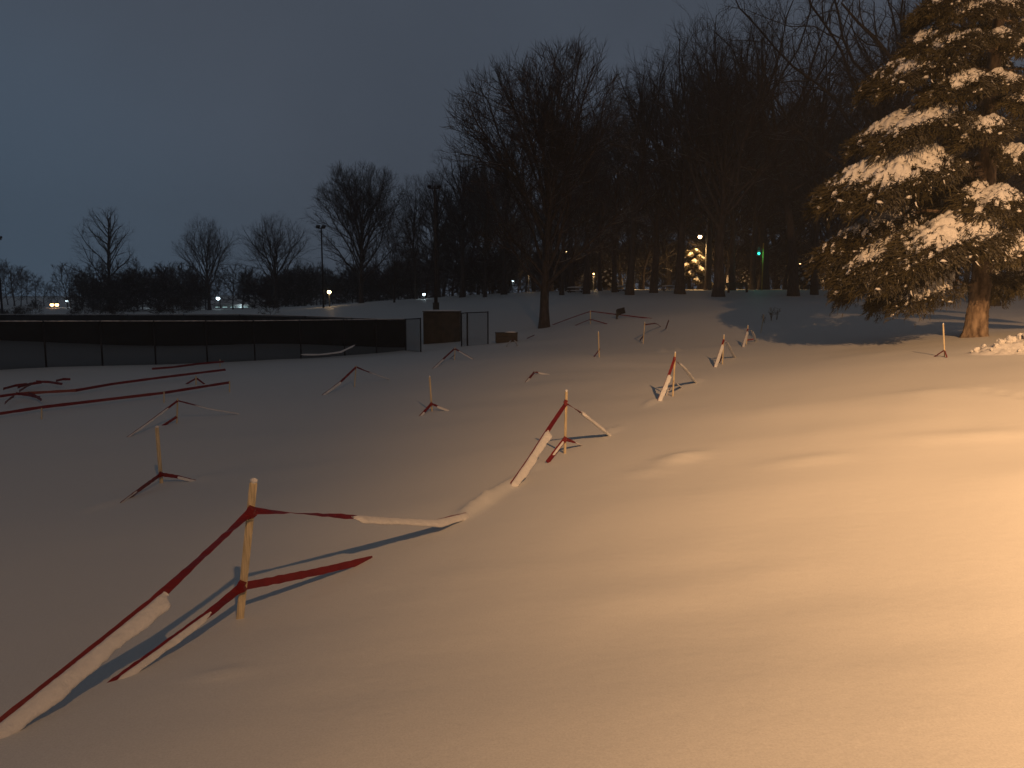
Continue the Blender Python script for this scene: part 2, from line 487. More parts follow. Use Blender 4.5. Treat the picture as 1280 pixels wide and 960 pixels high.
def simple_twigs(org, vec, r0):
    """cheapest twig: a three-sided cone"""
    n = len(org)
    d = vec / (np.linalg.norm(vec, axis=1)[:, None] + 1e-9)
    ref = np.where(np.abs(d[:, 2:3]) < .9, np.array([[0, 0, 1.0]]), np.array([[1.0, 0, 0]]))
    a = np.cross(d, ref); a /= np.linalg.norm(a, axis=1)[:, None] + 1e-9
    b = np.cross(d, a)
    V = np.empty((n, 4, 3))
    for k in range(3):
        V[:, k] = org + (math.cos(k * 2.0944) * a + math.sin(k * 2.0944) * b) * r0
    V[:, 3] = org + vec
    T = np.array([[0, 1, 3], [1, 2, 3], [2, 0, 3]])[None] + (np.arange(n) * 4)[:, None, None]
    return V.reshape(-1, 3), None, T.reshape(-1, 3)

def gen_tree(seed, h=15.0, r=.28, fork=.2, stem=.6, limbs=14, cz=.58, rz=.44, rxy=.34, el=(30, 72), n2=8, n3=6, twigs=6, wob=.05, lean=(0, 0), twig_len=.7, tw_r=.006, crook=1.0, cheap=False, lref=.4):
    """bare tree whose limbs reach out to an egg-shaped envelope"""
    rs = np.random.RandomState(seed)
    trunk, crown = MB(), MB()
    tw_o, tw_d, l3_o, l3_d = [], [], [], []
    def path(p, d, L, n, wobble, trop):
        pts = [np.array(p, float)]; d = np.array(d, float)
        for _ in range(n):
            d = d + rs.normal(size=3) * wobble + np.array([0, 0, trop])
            d /= np.linalg.norm(d)
            pts.append(pts[-1] + d * L / n)
        return np.array(pts), d
    def at(pts, s):
        f = s * (len(pts) - 1); i = min(int(f), len(pts) - 2)
        return pts[i] + (pts[i + 1] - pts[i]) * (f - i), pts[i + 1] - pts[i]
    def side(d, ang):
        d = d / np.linalg.norm(d)
        ref = np.array([0, 0, 1.0]) if abs(d[2]) < .9 else np.array([1.0, 0, 0])
        a = np.cross(d, ref); a /= np.linalg.norm(a); b = np.cross(d, a)
        th = rs.uniform(0, 6.283)
        return d * math.cos(ang) + (a * math.cos(th) + b * math.sin(th)) * math.sin(ang)
    def reach(p, d):
        c = np.array([0, 0, cz * h]); k = np.array([rxy * h, rxy * h, rz * h])
        q, e = (p - c) / k, d / k
        A, B, Cc = e @ e, 2 * q @ e, q @ q - 1
        disc = B * B - 4 * A * Cc
        return (-B + math.sqrt(disc)) / (2 * A) if disc > 0 else .12 * h
    def grow(p, d, L, rr, lev):
        n = {1: 5, 2: 3, 3: 2}[lev] if cheap else {1: 8, 2: 5, 3: 3}[lev]
        if lev == 3 and cheap:
            l3_o.append(p); l3_d.append(d * L)
            pts, dl = np.array([p, p + d * L]), d
        else:
            pts, dl = path(p, d, L, n, {1: .10, 2: .16, 3: .2}[lev] * crook, {1: .035, 2: .06, 3: .05}[lev])
            rad = np.linspace(rr, max(rr * .25, tw_r * .9), n + 1)
            (trunk if lev == 1 else crown).tube(pts, rad, {1: 5, 2: 3, 3: 3}[lev] if cheap else {1: 6, 2: 4, 3: 3}[lev], cap=False)
        ref = {1: lref, 2: lref * .5, 3: lref * .25}[lev] * h
        cnt = max(2, int(round({1: n2, 2: n3, 3: twigs}[lev] * min(1.35, max(.35, L / ref)))))
        for k in range(cnt):
            s = {1: .25, 2: .18, 3: .12}[lev] + .82 * (k + rs.uniform(0, 1)) / cnt
            s = min(s, .99)
            q, dd = at(pts, s)
            nd = side(dd, rs.uniform(.4, .85))
            if lev < 3:
                nl = L * (1.0 - .6 * s) * rs.uniform(.4, .75)
                if lev == 1: nl = min(nl, reach(q, nd) * 1.08 + .15)
                grow(q, nd, max(nl, .25), max(rr * (1 - .72 * s) * .55, tw_r), lev + 1)
            else:
                tw_o.append(q); tw_d.append((nd + np.array([0, 0, .22])) * twig_len * rs.uniform(.4, 1.15))
        tw_o.append(pts[-1]); tw_d.append(dl * twig_len * .8)
    th = h * stem
    pts, _ = path((0, 0, -.25), (lean[0], lean[1], 1), th + .25, 14, wob, .05)
    rad = r * np.linspace(1, .38, len(pts))
    rad[0] = r * 1.4; rad[1] = r * 1.1
    trunk.tube(pts, rad, 10, cap=False)
    f0 = fork / stem
    for k in range(limbs):
        s = f0 + (1 - f0) * (k + rs.uniform(.05, .95)) / limbs
        s = min(s, .995)
        q, dd = at(pts, s)
        az = k * 2.39996 + rs.uniform(-.5, .5)
        e = R(el[0] + (el[1] - el[0]) * s + rs.uniform(-9, 9))
        d = np.array([math.cos(az) * math.cos(e), math.sin(az) * math.cos(e), math.sin(e)])
        L = max(.1 * h, reach(q, d) * rs.uniform(.8, 1.04))
        grow(q, d, L, r * rs.uniform(.30, .52) * (1.1 - .45 * s), 1)
    o_, d_ = np.array(tw_o), np.array(tw_d)
    if cheap:
        crown.add(*simple_twigs(o_, d_, tw_r))
        crown.add(*spindles(np.array(l3_o), np.array(l3_d), tw_r * 1.6, .1, rs))
    else:
        crown.add(*spindles(o_, d_, tw_r, .12, rs))
    return trunk, crown

TREES = {}
def tree_variant(key, **kw):
    a, b = gen_tree(**kw)
    TREES[key] = (a.mesh('trunk', M['bark'], True), b.mesh('crown', M['twig'], False), kw['h'])
tree_variant('round', seed=3, h=15.2, r=.29, fork=.13, stem=.62, limbs=30, cz=.59, rz=.44, rxy=.385, el=(34, 76), n2=10, n3=7, twigs=7, tw_r=.010)
tree_variant('wide', seed=8, h=15.0, r=.32, fork=.24, stem=.5, limbs=20, cz=.62, rz=.40, rxy=.37, el=(28, 74), n2=8, n3=6, twigs=6, crook=1.15)
tree_variant('tall', seed=21, h=20.0, r=.35, fork=.30, stem=.74, limbs=24, cz=.64, rz=.38, rxy=.22, el=(25, 72), n2=8, n3=6, twigs=6, crook=1.2, lref=.3)
tree_variant('slim', seed=34, h=18.0, r=.23, fork=.26, stem=.72, limbs=22, cz=.62, rz=.40, rxy=.20, el=(30, 75), n2=8, n3=6, twigs=6, crook=1.2, lref=.28)
tree_variant('oak', seed=47, h=24.0, r=.42, fork=.34, stem=.58, limbs=11, cz=.66, rz=.38, rxy=.34, el=(22, 66), n2=7, n3=6, twigs=5, wob=.07, crook=1.8, twig_len=.8, tw_r=.008)
tree_variant('pyramid', seed=52, h=14.5, r=.27, fork=.12, stem=.92, limbs=30, cz=.40, rz=.62, rxy=.35, el=(28, 60), n2=8, n3=6, twigs=5)
tree_variant('brush', seed=61, h=8.0, r=.10, fork=.06, stem=.35, limbs=16, cz=.55, rz=.48, rxy=.45, el=(30, 70), n2=8, n3=6, twigs=5, twig_len=.5, crook=1.3)

def put_tree(key, px, py, d, label, top=None, height=None, rz=None, group=None, base=None, sx=1.0, name='bare_tree'):
    p = base or P(px, py, d)
    p = on_ground(p.x, p.y)
    tm, cm, h0 = TREES[key]
    if top is not None:
        height = P(px, top, d).z - p.z
    s = height / h0
    random.seed(int(px * 7 + d))
    rz = random.uniform(0, 6.28) if rz is None else rz
    o = empty(name, p, rz)
    o.scale = (s * sx, s * sx, s)
    link('trunk', tm, o); link('crown', cm, o)
    tag(o, label, 'tree', group)
    return o

# ---- trees standing alone
put_tree('round', 680, 410, 44, 'lone round-crowned bare tree standing in the snow in front of the wood', top=72, rz=1.0)
put_tree('pyramid', 137, 392, 108, 'tall pointed bare tree far off behind the fence, leftmost of the lone trees', top=262)
put_tree('wide', 262, 390, 104, 'fan-shaped bare tree far off beside the white street lamp', top=276, rz=.4)
put_tree('wide', 345, 388, 98, 'bare tree with a broad split crown left of the two-headed light mast', top=272, rz=3.9, sx=1.15)
put_tree('round', 452, 380, 84, 'bare tree with a dense upright crown right of the two-headed light mast', top=210, rz=2.2, sx=.95)
put_tree('brush', 493, 377, 76, 'low leaning bare tree with several stems by the lamp on the slope', top=268, rz=.5)
for k, (px, top, d, key) in enumerate([(520, 222, 84, 'slim'), (548, 212, 88, 'tall'), (578, 178, 80, 'tall'), (606, 200, 76, 'slim'), (630, 165, 82, 'tall')]):
    put_tree(key, px, 375, d, ['narrow bare tree at the left end of the wood', 'bare tree behind the brown utility box and dark pole', 'bare tree reaching above its neighbours left of the lone round tree',
             'slim bare tree just left of the lone round tree, among taller ones', 'tall bare tree directly behind the left half of the lone round crown'][k], top=top, group='trees of the wood')
# ---- the edge of the wood, trunks seen between the lone tree and the spruce
EDGE = [  # px, d, top, variant
    (702, 70, 150, 'slim'), (714, 82, 130, 'tall'), (733, 72, 140, 'tall'), (750, 84, 160, 'slim'), (768, 76, 120, 'slim'), (787, 68, 86, 'tall'), (817, 74, 95, 'tall'),
    (850, 70, 62, 'wide'), (884, 84, 60, 'slim'), (898, 64, 22, 'wide'), (915, 82, 60, 'slim'), (940, 87, 70, 'slim'), (954, 88, -15, 'oak'), (992, 66, -20, 'oak'), (1018, 68, 30, 'slim')]
ORD = 'first second third fourth fifth sixth seventh eighth ninth tenth eleventh twelfth thirteenth fourteenth fifteenth'.split()
for k, (px, d, top, key) in enumerate(EDGE):
    put_tree(key, px, 369, d, 'bare tree of the wood, %s trunk to the right of the lone round tree' % ORD[k], top=top, group='trees of the wood')
put_tree('oak', 1044, 374, 62, 'huge crooked bare tree with forked limbs next to the snowy spruce', top=-110, rz=2.6, group='trees of the wood')
put_tree('oak', 1236, 384, 50, 'large bare tree leaning out behind the snowy spruce', top=-260, rz=.3, group='trees of the wood')
put_tree('tall', 1100, 376, 72, 'tall bare tree rising between the crooked tree and the spruce', top=-40, group='trees of the wood')
# ---- a dead-leaf clad tree whose clump shows dark against the sky
def leafy_tree():
    p = P(1090, 375, 60); p = on_ground(p.x, p.y)
    o = tag(empty('oak_tree', p, .3), 'tree still holding dark withered leaves left of the spruce top', 'tree', 'trees of the wood')
    tm, cm, h0 = TREES['slim']
    top = P(1090, 40, 60).z - p.z
    s = top / h0
    for nm, me in (('trunk', tm), ('crown', cm)):
        q = link(nm, me, o); q.scale = (s, s, s)
    rs = np.random.RandomState(12)
    n = 2600
    c = rs.normal(size=(60, 3)) * np.array([1.0, 1.0, 1.5]) + np.array([0, 0, top * .80])
    org = c[rs.randint(0, 60, n)] + rs.normal(size=(n, 3)) * .28
    V = []
    d = rs.normal(size=(n, 3)); d /= np.linalg.norm(d, axis=1)[:, None]
    e = np.cross(d, rs.normal(size=(n, 3))); e /= np.linalg.norm(e, axis=1)[:, None]
    V = np.stack([org, org + d * .1 + e * .05, org + d * .22, org + d * .1 - e * .05], 1).reshape(-1, 3)
    me = mesh_np('withered_leaves', V, np.arange(n * 4).reshape(-1, 4), None, False, M['twig'])
    tag(link('withered_leaves', me, o), kind='stuff')
leafy_tree()

# ---- far-off woods that read as one mass (joined low-detail trees)
def wood_mass(name, label, spots, seed, n2=6, n3=4, tw=3, r_tw=.021):
    rs = np.random.RandomState(seed)
    base = []
    for sd in range(4):
        a, b = gen_tree(seed=seed * 10 + sd, h=10.0, r=.13, fork=.10, stem=.65, limbs=15, cz=.54, rz=.47, rxy=.27, el=(25, 72), n2=n2, n3=n3, twigs=tw, twig_len=.7, tw_r=r_tw, cheap=True, lref=.36)
        m = MB()
        for src in (a, b):
            m.add(np.vstack(src.V), np.vstack(src.Q), np.vstack(src.T) if src.T else None)
        base.append((np.vstack(m.V), np.vstack(m.Q), np.vstack(m.T)))
    out = MB()
    bush = []
    for sd in range(2):
        a, b = gen_tree(seed=seed * 10 + 7 + sd, h=5.0, r=.05, fork=.02, stem=.4, limbs=16, cz=.48, rz=.50, rxy=.55, el=(20, 75), n2=5, n3=3, twigs=4, twig_len=.6, tw_r=r_tw, cheap=True, lref=.4, crook=1.4)
        m = MB()
        for src in (a, b):
            m.add(np.vstack(src.V), np.vstack(src.Q), np.vstack(src.T) if src.T else None)
        bush.append((np.vstack(m.V), np.vstack(m.Q), np.vstack(m.T)))
    for (x, y, h) in spots:
        V, Q, T = base[rs.randint(4)]
        if h < 0:
            V, Q, T = bush[rs.randint(2)]; V = V * 2.0; h = -h
        s = h / 10.0; th = rs.uniform(0, 6.28)
        rot = np.array([[math.cos(th), -math.sin(th), 0], [math.sin(th), math.cos(th), 0], [0, 0, 1]])
        wd = rs.uniform(.9, 1.5)
        out.add((V * np.array([s * wd, s * wd, s])) @ rot.T + np.array([x, y, Hs(x, y)]), Q, T)
    tag(out.build(name, M['twig']), label, 'wood', kind='stuff')
rs = np.random.RandomState(77)
sp = []
for q in range(78):
    d = rs.uniform(89, 135); px = 505 + 830 * (q + rs.rand()) / 78
    top = np.interp(px, [500, 580, 680, 800, 900, 1300], [245, 215, 185, 170, 130, 90]) + rs.uniform(-5, 95)
    p = P(px, 366, d); sp.append((p.x, d, P(px, top, d).z - Hs(p.x, d)))
for q in range(42):                                   # undergrowth
    d = rs.uniform(88, 120); px = rs.uniform(500, 1320)
    p = P(px, 366, d); sp.append((p.x, d, -rs.uniform(3.5, 7.0)))
for q in range(34):                                   # thicket at the back closes the gaps
    d = rs.uniform(118, 145); px = 495 + 560 * (q + rs.rand()) / 34
    p = P(px, 366, d); sp.append((p.x, d, -rs.uniform(6.0, 9.0)))
wood_mass('woods', 'dark tangled bare wood filling the space behind the front trunks', sp, 4)
sp = []
for q in range(52):
    d = rs.uniform(112, 150); px = 78 + 445 * (q + rs.rand()) / 52
    p = P(px, 380, d); sp.append((p.x, d, (388 - rs.uniform(322, 362)) * d / FPX))
for q in range(58):
    px = 76 + 450 * (q + rs.rand()) / 58; d = rs.uniform(104, 128); p = P(px, 380, d)
    hb_ = rs.uniform(26, 52) * d / FPX
    if not (255 < px < 320 or abs(px - 84) < 10 or abs(px - 186) < 8 or abs(px - 412) < 14): sp.append((p.x, d, -hb_))
    elif q % 2: sp.append((p.x, d + 45, -hb_ * 1.5))
for px in (2, 10, 18, 26, 34, 44, 55, -12, -30, 64, 72):
    d = rs.uniform(150, 170); p = P(px, 380, d); sp.append((p.x, d, (390 - (334 + abs(px - 12) * .55)) * d / FPX))
for q in range(26):                                   # scrub on the near side of the far lamps
    px = -30 + 370 * (q + rs.rand()) / 26; d = rs.uniform(66, 92); p = P(px, 390, d)
    if not (255 < px < 325 or 55 < px < 95 or abs(px - 186) < 9): sp.append((p.x, d, -rs.uniform(1.0, 1.9)))
wood_mass('distant_woods', 'low dark line of bare trees far beyond the fenced court', sp, 6, 5, 3, 3, .024)

# ================================================================== snow-laden spruce
def bough_meshes(L, seed):
    rs = np.random.RandomState(seed)
    ph = rs.uniform(0, 6.28, 8)
    def surf(x, v):       # x along 0..1, v across -1..1 : a drooping pad, thin near the trunk
        w_ = .05 + .25 * np.clip((x - .25) / .45, 0, 1) ** .8 * np.sqrt(np.clip((1.04 - x) / .4, 0, 1))
        z = .20 * x - .44 * x ** 2.4 - (.05 + .17 * w_) * np.abs(v) ** 2.0
        z = z + .022 * np.sin(9 * x + ph[0] + 3 * v) + .02 * np.sin(7 * v + ph[1] + 5 * x)
        return np.stack([x * L, v * w_ * L, z * L], -1)
    nd, limb = MB(), MB()
    xs = np.linspace(0, .95, 9)
    limb_p = surf(xs, np.zeros(9)) - np.array([0, 0, .03 * L])
    limb_p[0] = (-.05, 0, 0)
    limb.tube(limb_p, np.linspace(.012 * L + .014, .008, 9), 6, cap=False)
    n = int(330 * L ** 1.3) + 160
    x = rs.beta(3.6, 1.3, n); v = rs.uniform(-1, 1, n) ** 1.0
    p = surf(x, v)
    hang = rs.rand(n) ** 1.3
    p[:, 2] -= hang * (.11 * L) * np.clip(x * 1.3, 0, 1)
    d = np.stack([.45 + .4 * (x - .5) + rs.normal(size=n) * .3, v * .6 + rs.normal(size=n) * .3, -.35 - .9 * hang + rs.normal(size=n) * .25], -1)
    d /= np.linalg.norm(d, axis=1)[:, None]
    ln = rs.uniform(.08, .24, n)[:, None] * (.75 + .09 * L)
    nd.add(*spindles(p, d * ln, rs.uniform(.008, .016, n), .08, rs))
    k = rs.randint(0, n, int(n * 1.6))
    f = rs.uniform(.1, .9, (len(k), 1))
    o2 = p[k] + d[k] * ln[k] * f
    d2 = d[k] + rs.normal(size=(len(k), 3)) * .6; d2 /= np.linalg.norm(d2, axis=1)[:, None]
    nd.add(*spindles(o2, d2 * rs.uniform(.05, .13, (len(k), 1)), rs.uniform(.005, .009, len(k)), .05, rs))
    # sprigs that poke through the snow on top
    k = int(n * .30)
    xp, vp = rs.uniform(.42, 1.0, k), rs.uniform(-1, 1, k)
    pp = surf(xp, vp); pp[:, 2] += rs.uniform(-.01, .05, k) * (.5 + .2 * L)
    dp = np.stack([.7 + rs.normal(size=k) * .3, vp * .7 + rs.normal(size=k) * .35, rs.normal(size=k) * .3 - .1], -1)
    nd.add(*spindles(pp, dp * rs.uniform(.08, .2, (k, 1)), rs.uniform(.008, .015, k), .1, rs))
    # snow: lumpy pillows along the crest, with gaps where needles show
    sn = MB()
    gx, gv = int(26 + 17 * L), int(16 + 12 * L)
    X, Vv = np.meshgrid(np.linspace(.34, 1.02, gx), np.linspace(-.95, .95, gv), indexing='ij')
    pts = surf(X, Vv)
    q = pts * 2.3
    nz = (np.sin(5.1 * q[..., 0] + ph[2] + 1.5 * np.sin(3 * q[..., 1])) * np.sin(5.7 * q[..., 1] + ph[3] + np.sin(2.6 * q[..., 0])) * .75 + np.sin(11 * q[..., 0] + 6 * q[..., 1] + ph[4]) * .4
          + np.sin(13 * q[..., 1] - 7 * q[..., 0] + ph[5]) * .4 + rs.normal(size=X.shape) * .30)
    edge = 1 - np.maximum(np.abs(Vv / .8) ** 1.5, np.abs((X - .72) / .30) ** 2.2)
    t = nz * .46 + edge * 1.05 - .60
    th = np.clip(t, 0, None) ** .6 * (.055 + .028 * L)
    top = pts.copy(); top[..., 2] += th + .010
    bot = pts.copy(); bot[..., 2] -= .02
    keep = t > 0
    nv = gx * gv
    i, j = np.meshgrid(np.arange(gx - 1), np.arange(gv - 1), indexing='ij')
    a, b, c, e = i * gv + j, (i + 1) * gv + j, (i + 1) * gv + j + 1, i * gv + j + 1
    kf = keep.ravel()
    ok = (kf[a].astype(int) + kf[b] + kf[c] + kf[e]) >= 2
    Qt = np.stack([a[ok], b[ok], c[ok], e[ok]], -1); Qb = np.stack([a[ok], e[ok], c[ok], b[ok]], -1) + nv
    sn.add(np.vstack([top.reshape(-1, 3), bot.reshape(-1, 3)]), np.vstack([Qt, Qb]))
    # snow clinging to the sprigs, and small lumps caught in the needles
    m = int(n * .025)
    k = rs.choice(n, m, replace=False)
    sn.add(*spindles(p[k] + np.array([0, 0, .012]), d[k] * ln[k] * rs.uniform(.4, .8, (m, 1)), rs.uniform(.010, .024, m), .06, rs))
    for _ in range(int(6 + 12 * L)):
        xx, vv = rs.uniform(.38, 1.0), rs.uniform(-1, 1)
        c0 = surf(np.array(xx), np.array(vv)) - np.array([0, 0, rs.rand() ** 2 * .09 * L])
        r0 = rs.uniform(.014, .042) * (.8 + .1 * L)
        Vb, Tb = ICO1
        sn.add(Vb * (1 + .25 * rs.normal(size=(len(Vb), 1))) * np.array([r0 * 1.4, r0 * 1.2, r0 * .8]) + c0, None, Tb)
    return limb.mesh('limb', M['sprucebark'], True), nd.mesh('bough', M['needle'], False), sn.mesh('snow_load', M['snow_lump'], True)
ICO1 = ico(1)
BOUGH = {k: [bough_meshes(L, 100 + 7 * i + int(L * 10)) for i in range(3)] for k, L in (('L', 4.0), ('M', 2.7), ('S', 1.5))}
BLEN = dict(L=4.0, M=2.7, S=1.5)

def put_bough(parent, base, tip, snow=True):
    """base and tip in the parent's space; the bough's own droop is kept"""
    v = Vector(tip) - Vector(base)
    hl = math.hypot(v.x, v.y)
    key = 'L' if hl > 3.2 else 'M' if hl > 1.9 else 'S'
    s = hl / BLEN[key] / .95
    var = BOUGH[key][random.randrange(3)]
    # droop of the canonical bough at its tip is -0.27 L; rotate about local Y to reach the wanted tip height
    want = math.atan2(v.z, hl); have = math.atan2(-.24, 1)
    b = link('bough', var[1], parent)
    b.location = base
    b.rotation_euler = (random.uniform(-.12, .12), -(want - have), math.atan2(v.y, v.x))
    b.scale = (s, s * random.uniform(.9, 1.25), s)
    link('limb', var[0], b)
    if snow: link('snow_load', var[2], b)
    return b

def spruce():
    g = G(1220, 421)
    t = tag(empty('spruce_tree', g), 'big snow-laden spruce lit golden by the street lamp', 'tree')
    Ht = 17.0
    zs = np.concatenate([np.linspace(-.3, 2.6, 42), np.linspace(2.9, Ht, 18)])
    rad = np.interp(zs, [-.3, 0, .12, .4, 1, 6, Ht], [.50, .39, .34, .31, .28, .2, .02])
    pts = [(.05 * math.sin(z * .7), .04 * math.cos(z * .9), z) for z in zs]
    tr = MB(); tr.tube(pts, rad, 32)
    V = tr.V[0]; rsn = np.random.RandomState(1)
    ang = np.arctan2(V[:, 1], V[:, 0])
    V[:, :2] *= (1 + .06 * np.sin(5 * ang + V[:, 2]) + .03 * np.sin(13 * ang + 3 * V[:, 2]) + .035 * rsn.normal(size=len(V)))[:, None]
    tr.build('trunk', M['sprucebark'], t, True)
    d0 = g.y
    random.seed(4)
    def tip(px, py, dy):
        return P(px, py, d0 + dy) - g
    HB = [  # tip pixel, depth offset, how far the branch springs above its tip
        (1040, 236, -.3, .75), (1056, 234, -1.4, .7), (1092, 238, -2.2, .8), (1098, 98, -.4, .3), (1120, 98, -1.3, .4), (1085, 172, -.5, .4), (1118, 170, -1.8, .5),
        (1036, 312, -.1, .9), (1060, 338, -1.0, 1.0), (1094, 344, -1.8, 1.0), (1050, 362, .5, 1.3), (1086, 378, .1, 1.4),
        (1130, 332, -2.4, .8), (1160, 312, -2.8, .7), (1136, 376, -1.6, .6),
        (1218, 300, -3.0, .6), (1245, 262, -2.8, .75), (1272, 318, -2.8, .8), (1222, 168, -2.3, .55), (1185, 112, -1.9, .4), (1258, 105, -1.9, .5),
        (1140, 58, -.8, .3), (1150, 22, -.4, .3), (1162, 8, -1.2, .4), (1175, 60, -1.7, .4), (1240, 50, -1.8, .4), (1205, 15, -1.6, .4), (1280, 200, -2.2, .6), (1262, 8, -1.5, .4), (1285, 60, -1.6, .4), (1285, 130, -2.0, .5)]
    for px, py, dy, up in HB:
        tp = tip(px, py, dy)
        hb = max(1.3, tp.z + up)
        base = Vector((0, 0, hb)) + Vector((tp.x, tp.y, 0)).normalized() * .12
        put_bough(t, base, tp)
    # the rest of the crown: the far side and the side beyond the frame, and short dark inner boughs
    hh, k = 1.9, 0
    while hh < Ht - .4:
        rr = float(np.interp(hh, [1.5, 2.5, 5, 8, 10, 13, 17], [3.2, 4.1, 3.9, 3.1, 2.6, 1.7, .3]))
        for j in range(4):
            k += 1
            az = k * 2.39996 + random.uniform(-.3, .3)
            a2 = math.atan2(math.sin(az), math.cos(az))
            front = (-3.1416 < a2 < -.5 or a2 > 1.9) and hh < 10.6
            if front and (a2 > 1.9 or random.random() < .8): continue     # gaps show the dark inside
            L = rr * (random.uniform(.28, .42) if front else random.uniform(.7, .95))
            tp = Vector((math.cos(az) * L, math.sin(az) * L, hh - .2 * L - random.uniform(0, .25)))
            put_bough(t, Vector((math.cos(az) * .1, math.sin(az) * .1, hh)), tp, snow=not front)
        hh += random.uniform(.62, .85)
spruce()

def snow_pile():
    g = G(1262, 440)
    t = tag(empty('snow_pile', g), 'heap of shovelled snow clods at the right edge near the spruce trunk', 'snow pile')
    rs = np.random.RandomState(9)
    X, Y = np.meshgrid(np.linspace(-1.5, 2.6, 60), np.linspace(-.9, 1.1, 34), indexing='ij')
    def hgt(x, y):
        return .50 * np.exp(-((x - 1.05) / 1.0) ** 2 - (y / .62) ** 2) + .16 * np.exp(-((x + .35) / .55) ** 2 - ((y + .1) / .45) ** 2)
    Z = hgt(X, Y) + rs.normal(size=X.shape) * .025 * (hgt(X, Y) > .05)
    Z += H_arr(X + g.x, Y + g.y) - g.z - .03
    nx, ny = X.shape
    i, j = np.meshgrid(np.arange(nx - 1), np.arange(ny - 1), indexing='ij')
    Q = np.stack([i * ny + j, (i + 1) * ny + j, (i + 1) * ny + j + 1, i * ny + j + 1], -1).reshape(-1, 4)
    link('heap', mesh_np('heap', np.stack([X, Y, Z], -1), Q, None, True, M['snow_lump']), t)
    meshes = []
    for k in range(6):
        V, T = ICO
        n = V @ rs.normal(size=(3, 5)) * 2.2
        d = 1 + .16 * np.sin(n).sum(1) + rs.normal(size=len(V)) * .05
        meshes.append(mesh_np('clod', V * d[:, None] * np.array([1, .85, .75]), None, T, False, M['snow_lump']))
    for k in range(95):
        x, y = rs.normal(.75, .85), rs.normal(-.1, .38)
        if not (-1.3 < x < 2.5): continue
        z = float(hgt(np.array(x), np.array(y))) + Hs(x + g.x, y + g.y) - g.z
        c = link('clod', meshes[k % 6], t)
        s = rs.uniform(.04, .13) * (1 if x > 0 else .8)
        c.location = (x, y, z + s * .2); c.scale = (s, s, s); c.rotation_euler = tuple(rs.uniform(0, 6.28, 3))
snow_pile()

# ================================================================== stakes and barrier tape
STAKE_W, STAKE_T, TAPE_W = .034, .022, .056
def stake(base_px, top_px, d, label, cap=True, w=STAKE_W):
    b, tp = P(*base_px, d), P(*top_px, d)
    b.z = min(b.z, Hs(b.x, b.y) + .0)
    v = tp - P(*base_px, d)
    top = b + Vector((v.x, 0, tp.z - b.z))
    o = tag(empty('wooden_stake', b), label, 'stake')
    ax = (top - b); L = ax.length; ax.normalize()
    xx = Vector((1, .25, 0)); xx = (xx - ax * xx.dot(ax)).normalized(); yy = ax.cross(xx)
    m = MB()
    pr = [(-1, -.55), (-.55, -1), (.55, -1), (1, -.55), (1, .55), (.55, 1), (-.55, 1), (-1, .55)]
    V = []
    for s, k in ((-.15, 1), (L * .4, 1.0), (L - .015, 1), (L, .7)):
        for a, c in pr:
            V.append(ax * s + xx * (a * w / 2 * k) + yy * (c * STAKE_T / 2 * k))
    V = [tuple(q) for q in V]
    Q = [[r * 8 + j, r * 8 + (j + 1) % 8, (r + 1) * 8 + (j + 1) % 8, (r + 1) * 8 + j] for r in range(3) for j in range(8)]
    T = [[24, 24 + j, 24 + j + 1] for j in range(1, 7)]
    m.add(V, Q, T).build('shaft', M['stake'], o)
    if cap:
        c = MB().ball(tuple(ax * (L + .006)), (w * .52, STAKE_T * .75, .02), seed=int(base_px[0]), rough=.15)
        c.build('snow_cap', M['snow_lump'], o, True)
    return o

def resample(pts, n):
    pts = np.array([tuple(p) for p in pts]); seg = np.r_[0, np.cumsum(np.linalg.norm(np.diff(pts, axis=0), axis=1))]
    t = np.linspace(0, seg[-1], n)
    return np.stack([np.interp(t, seg, pts[:, k]) for k in range(3)], 1), t / seg[-1]

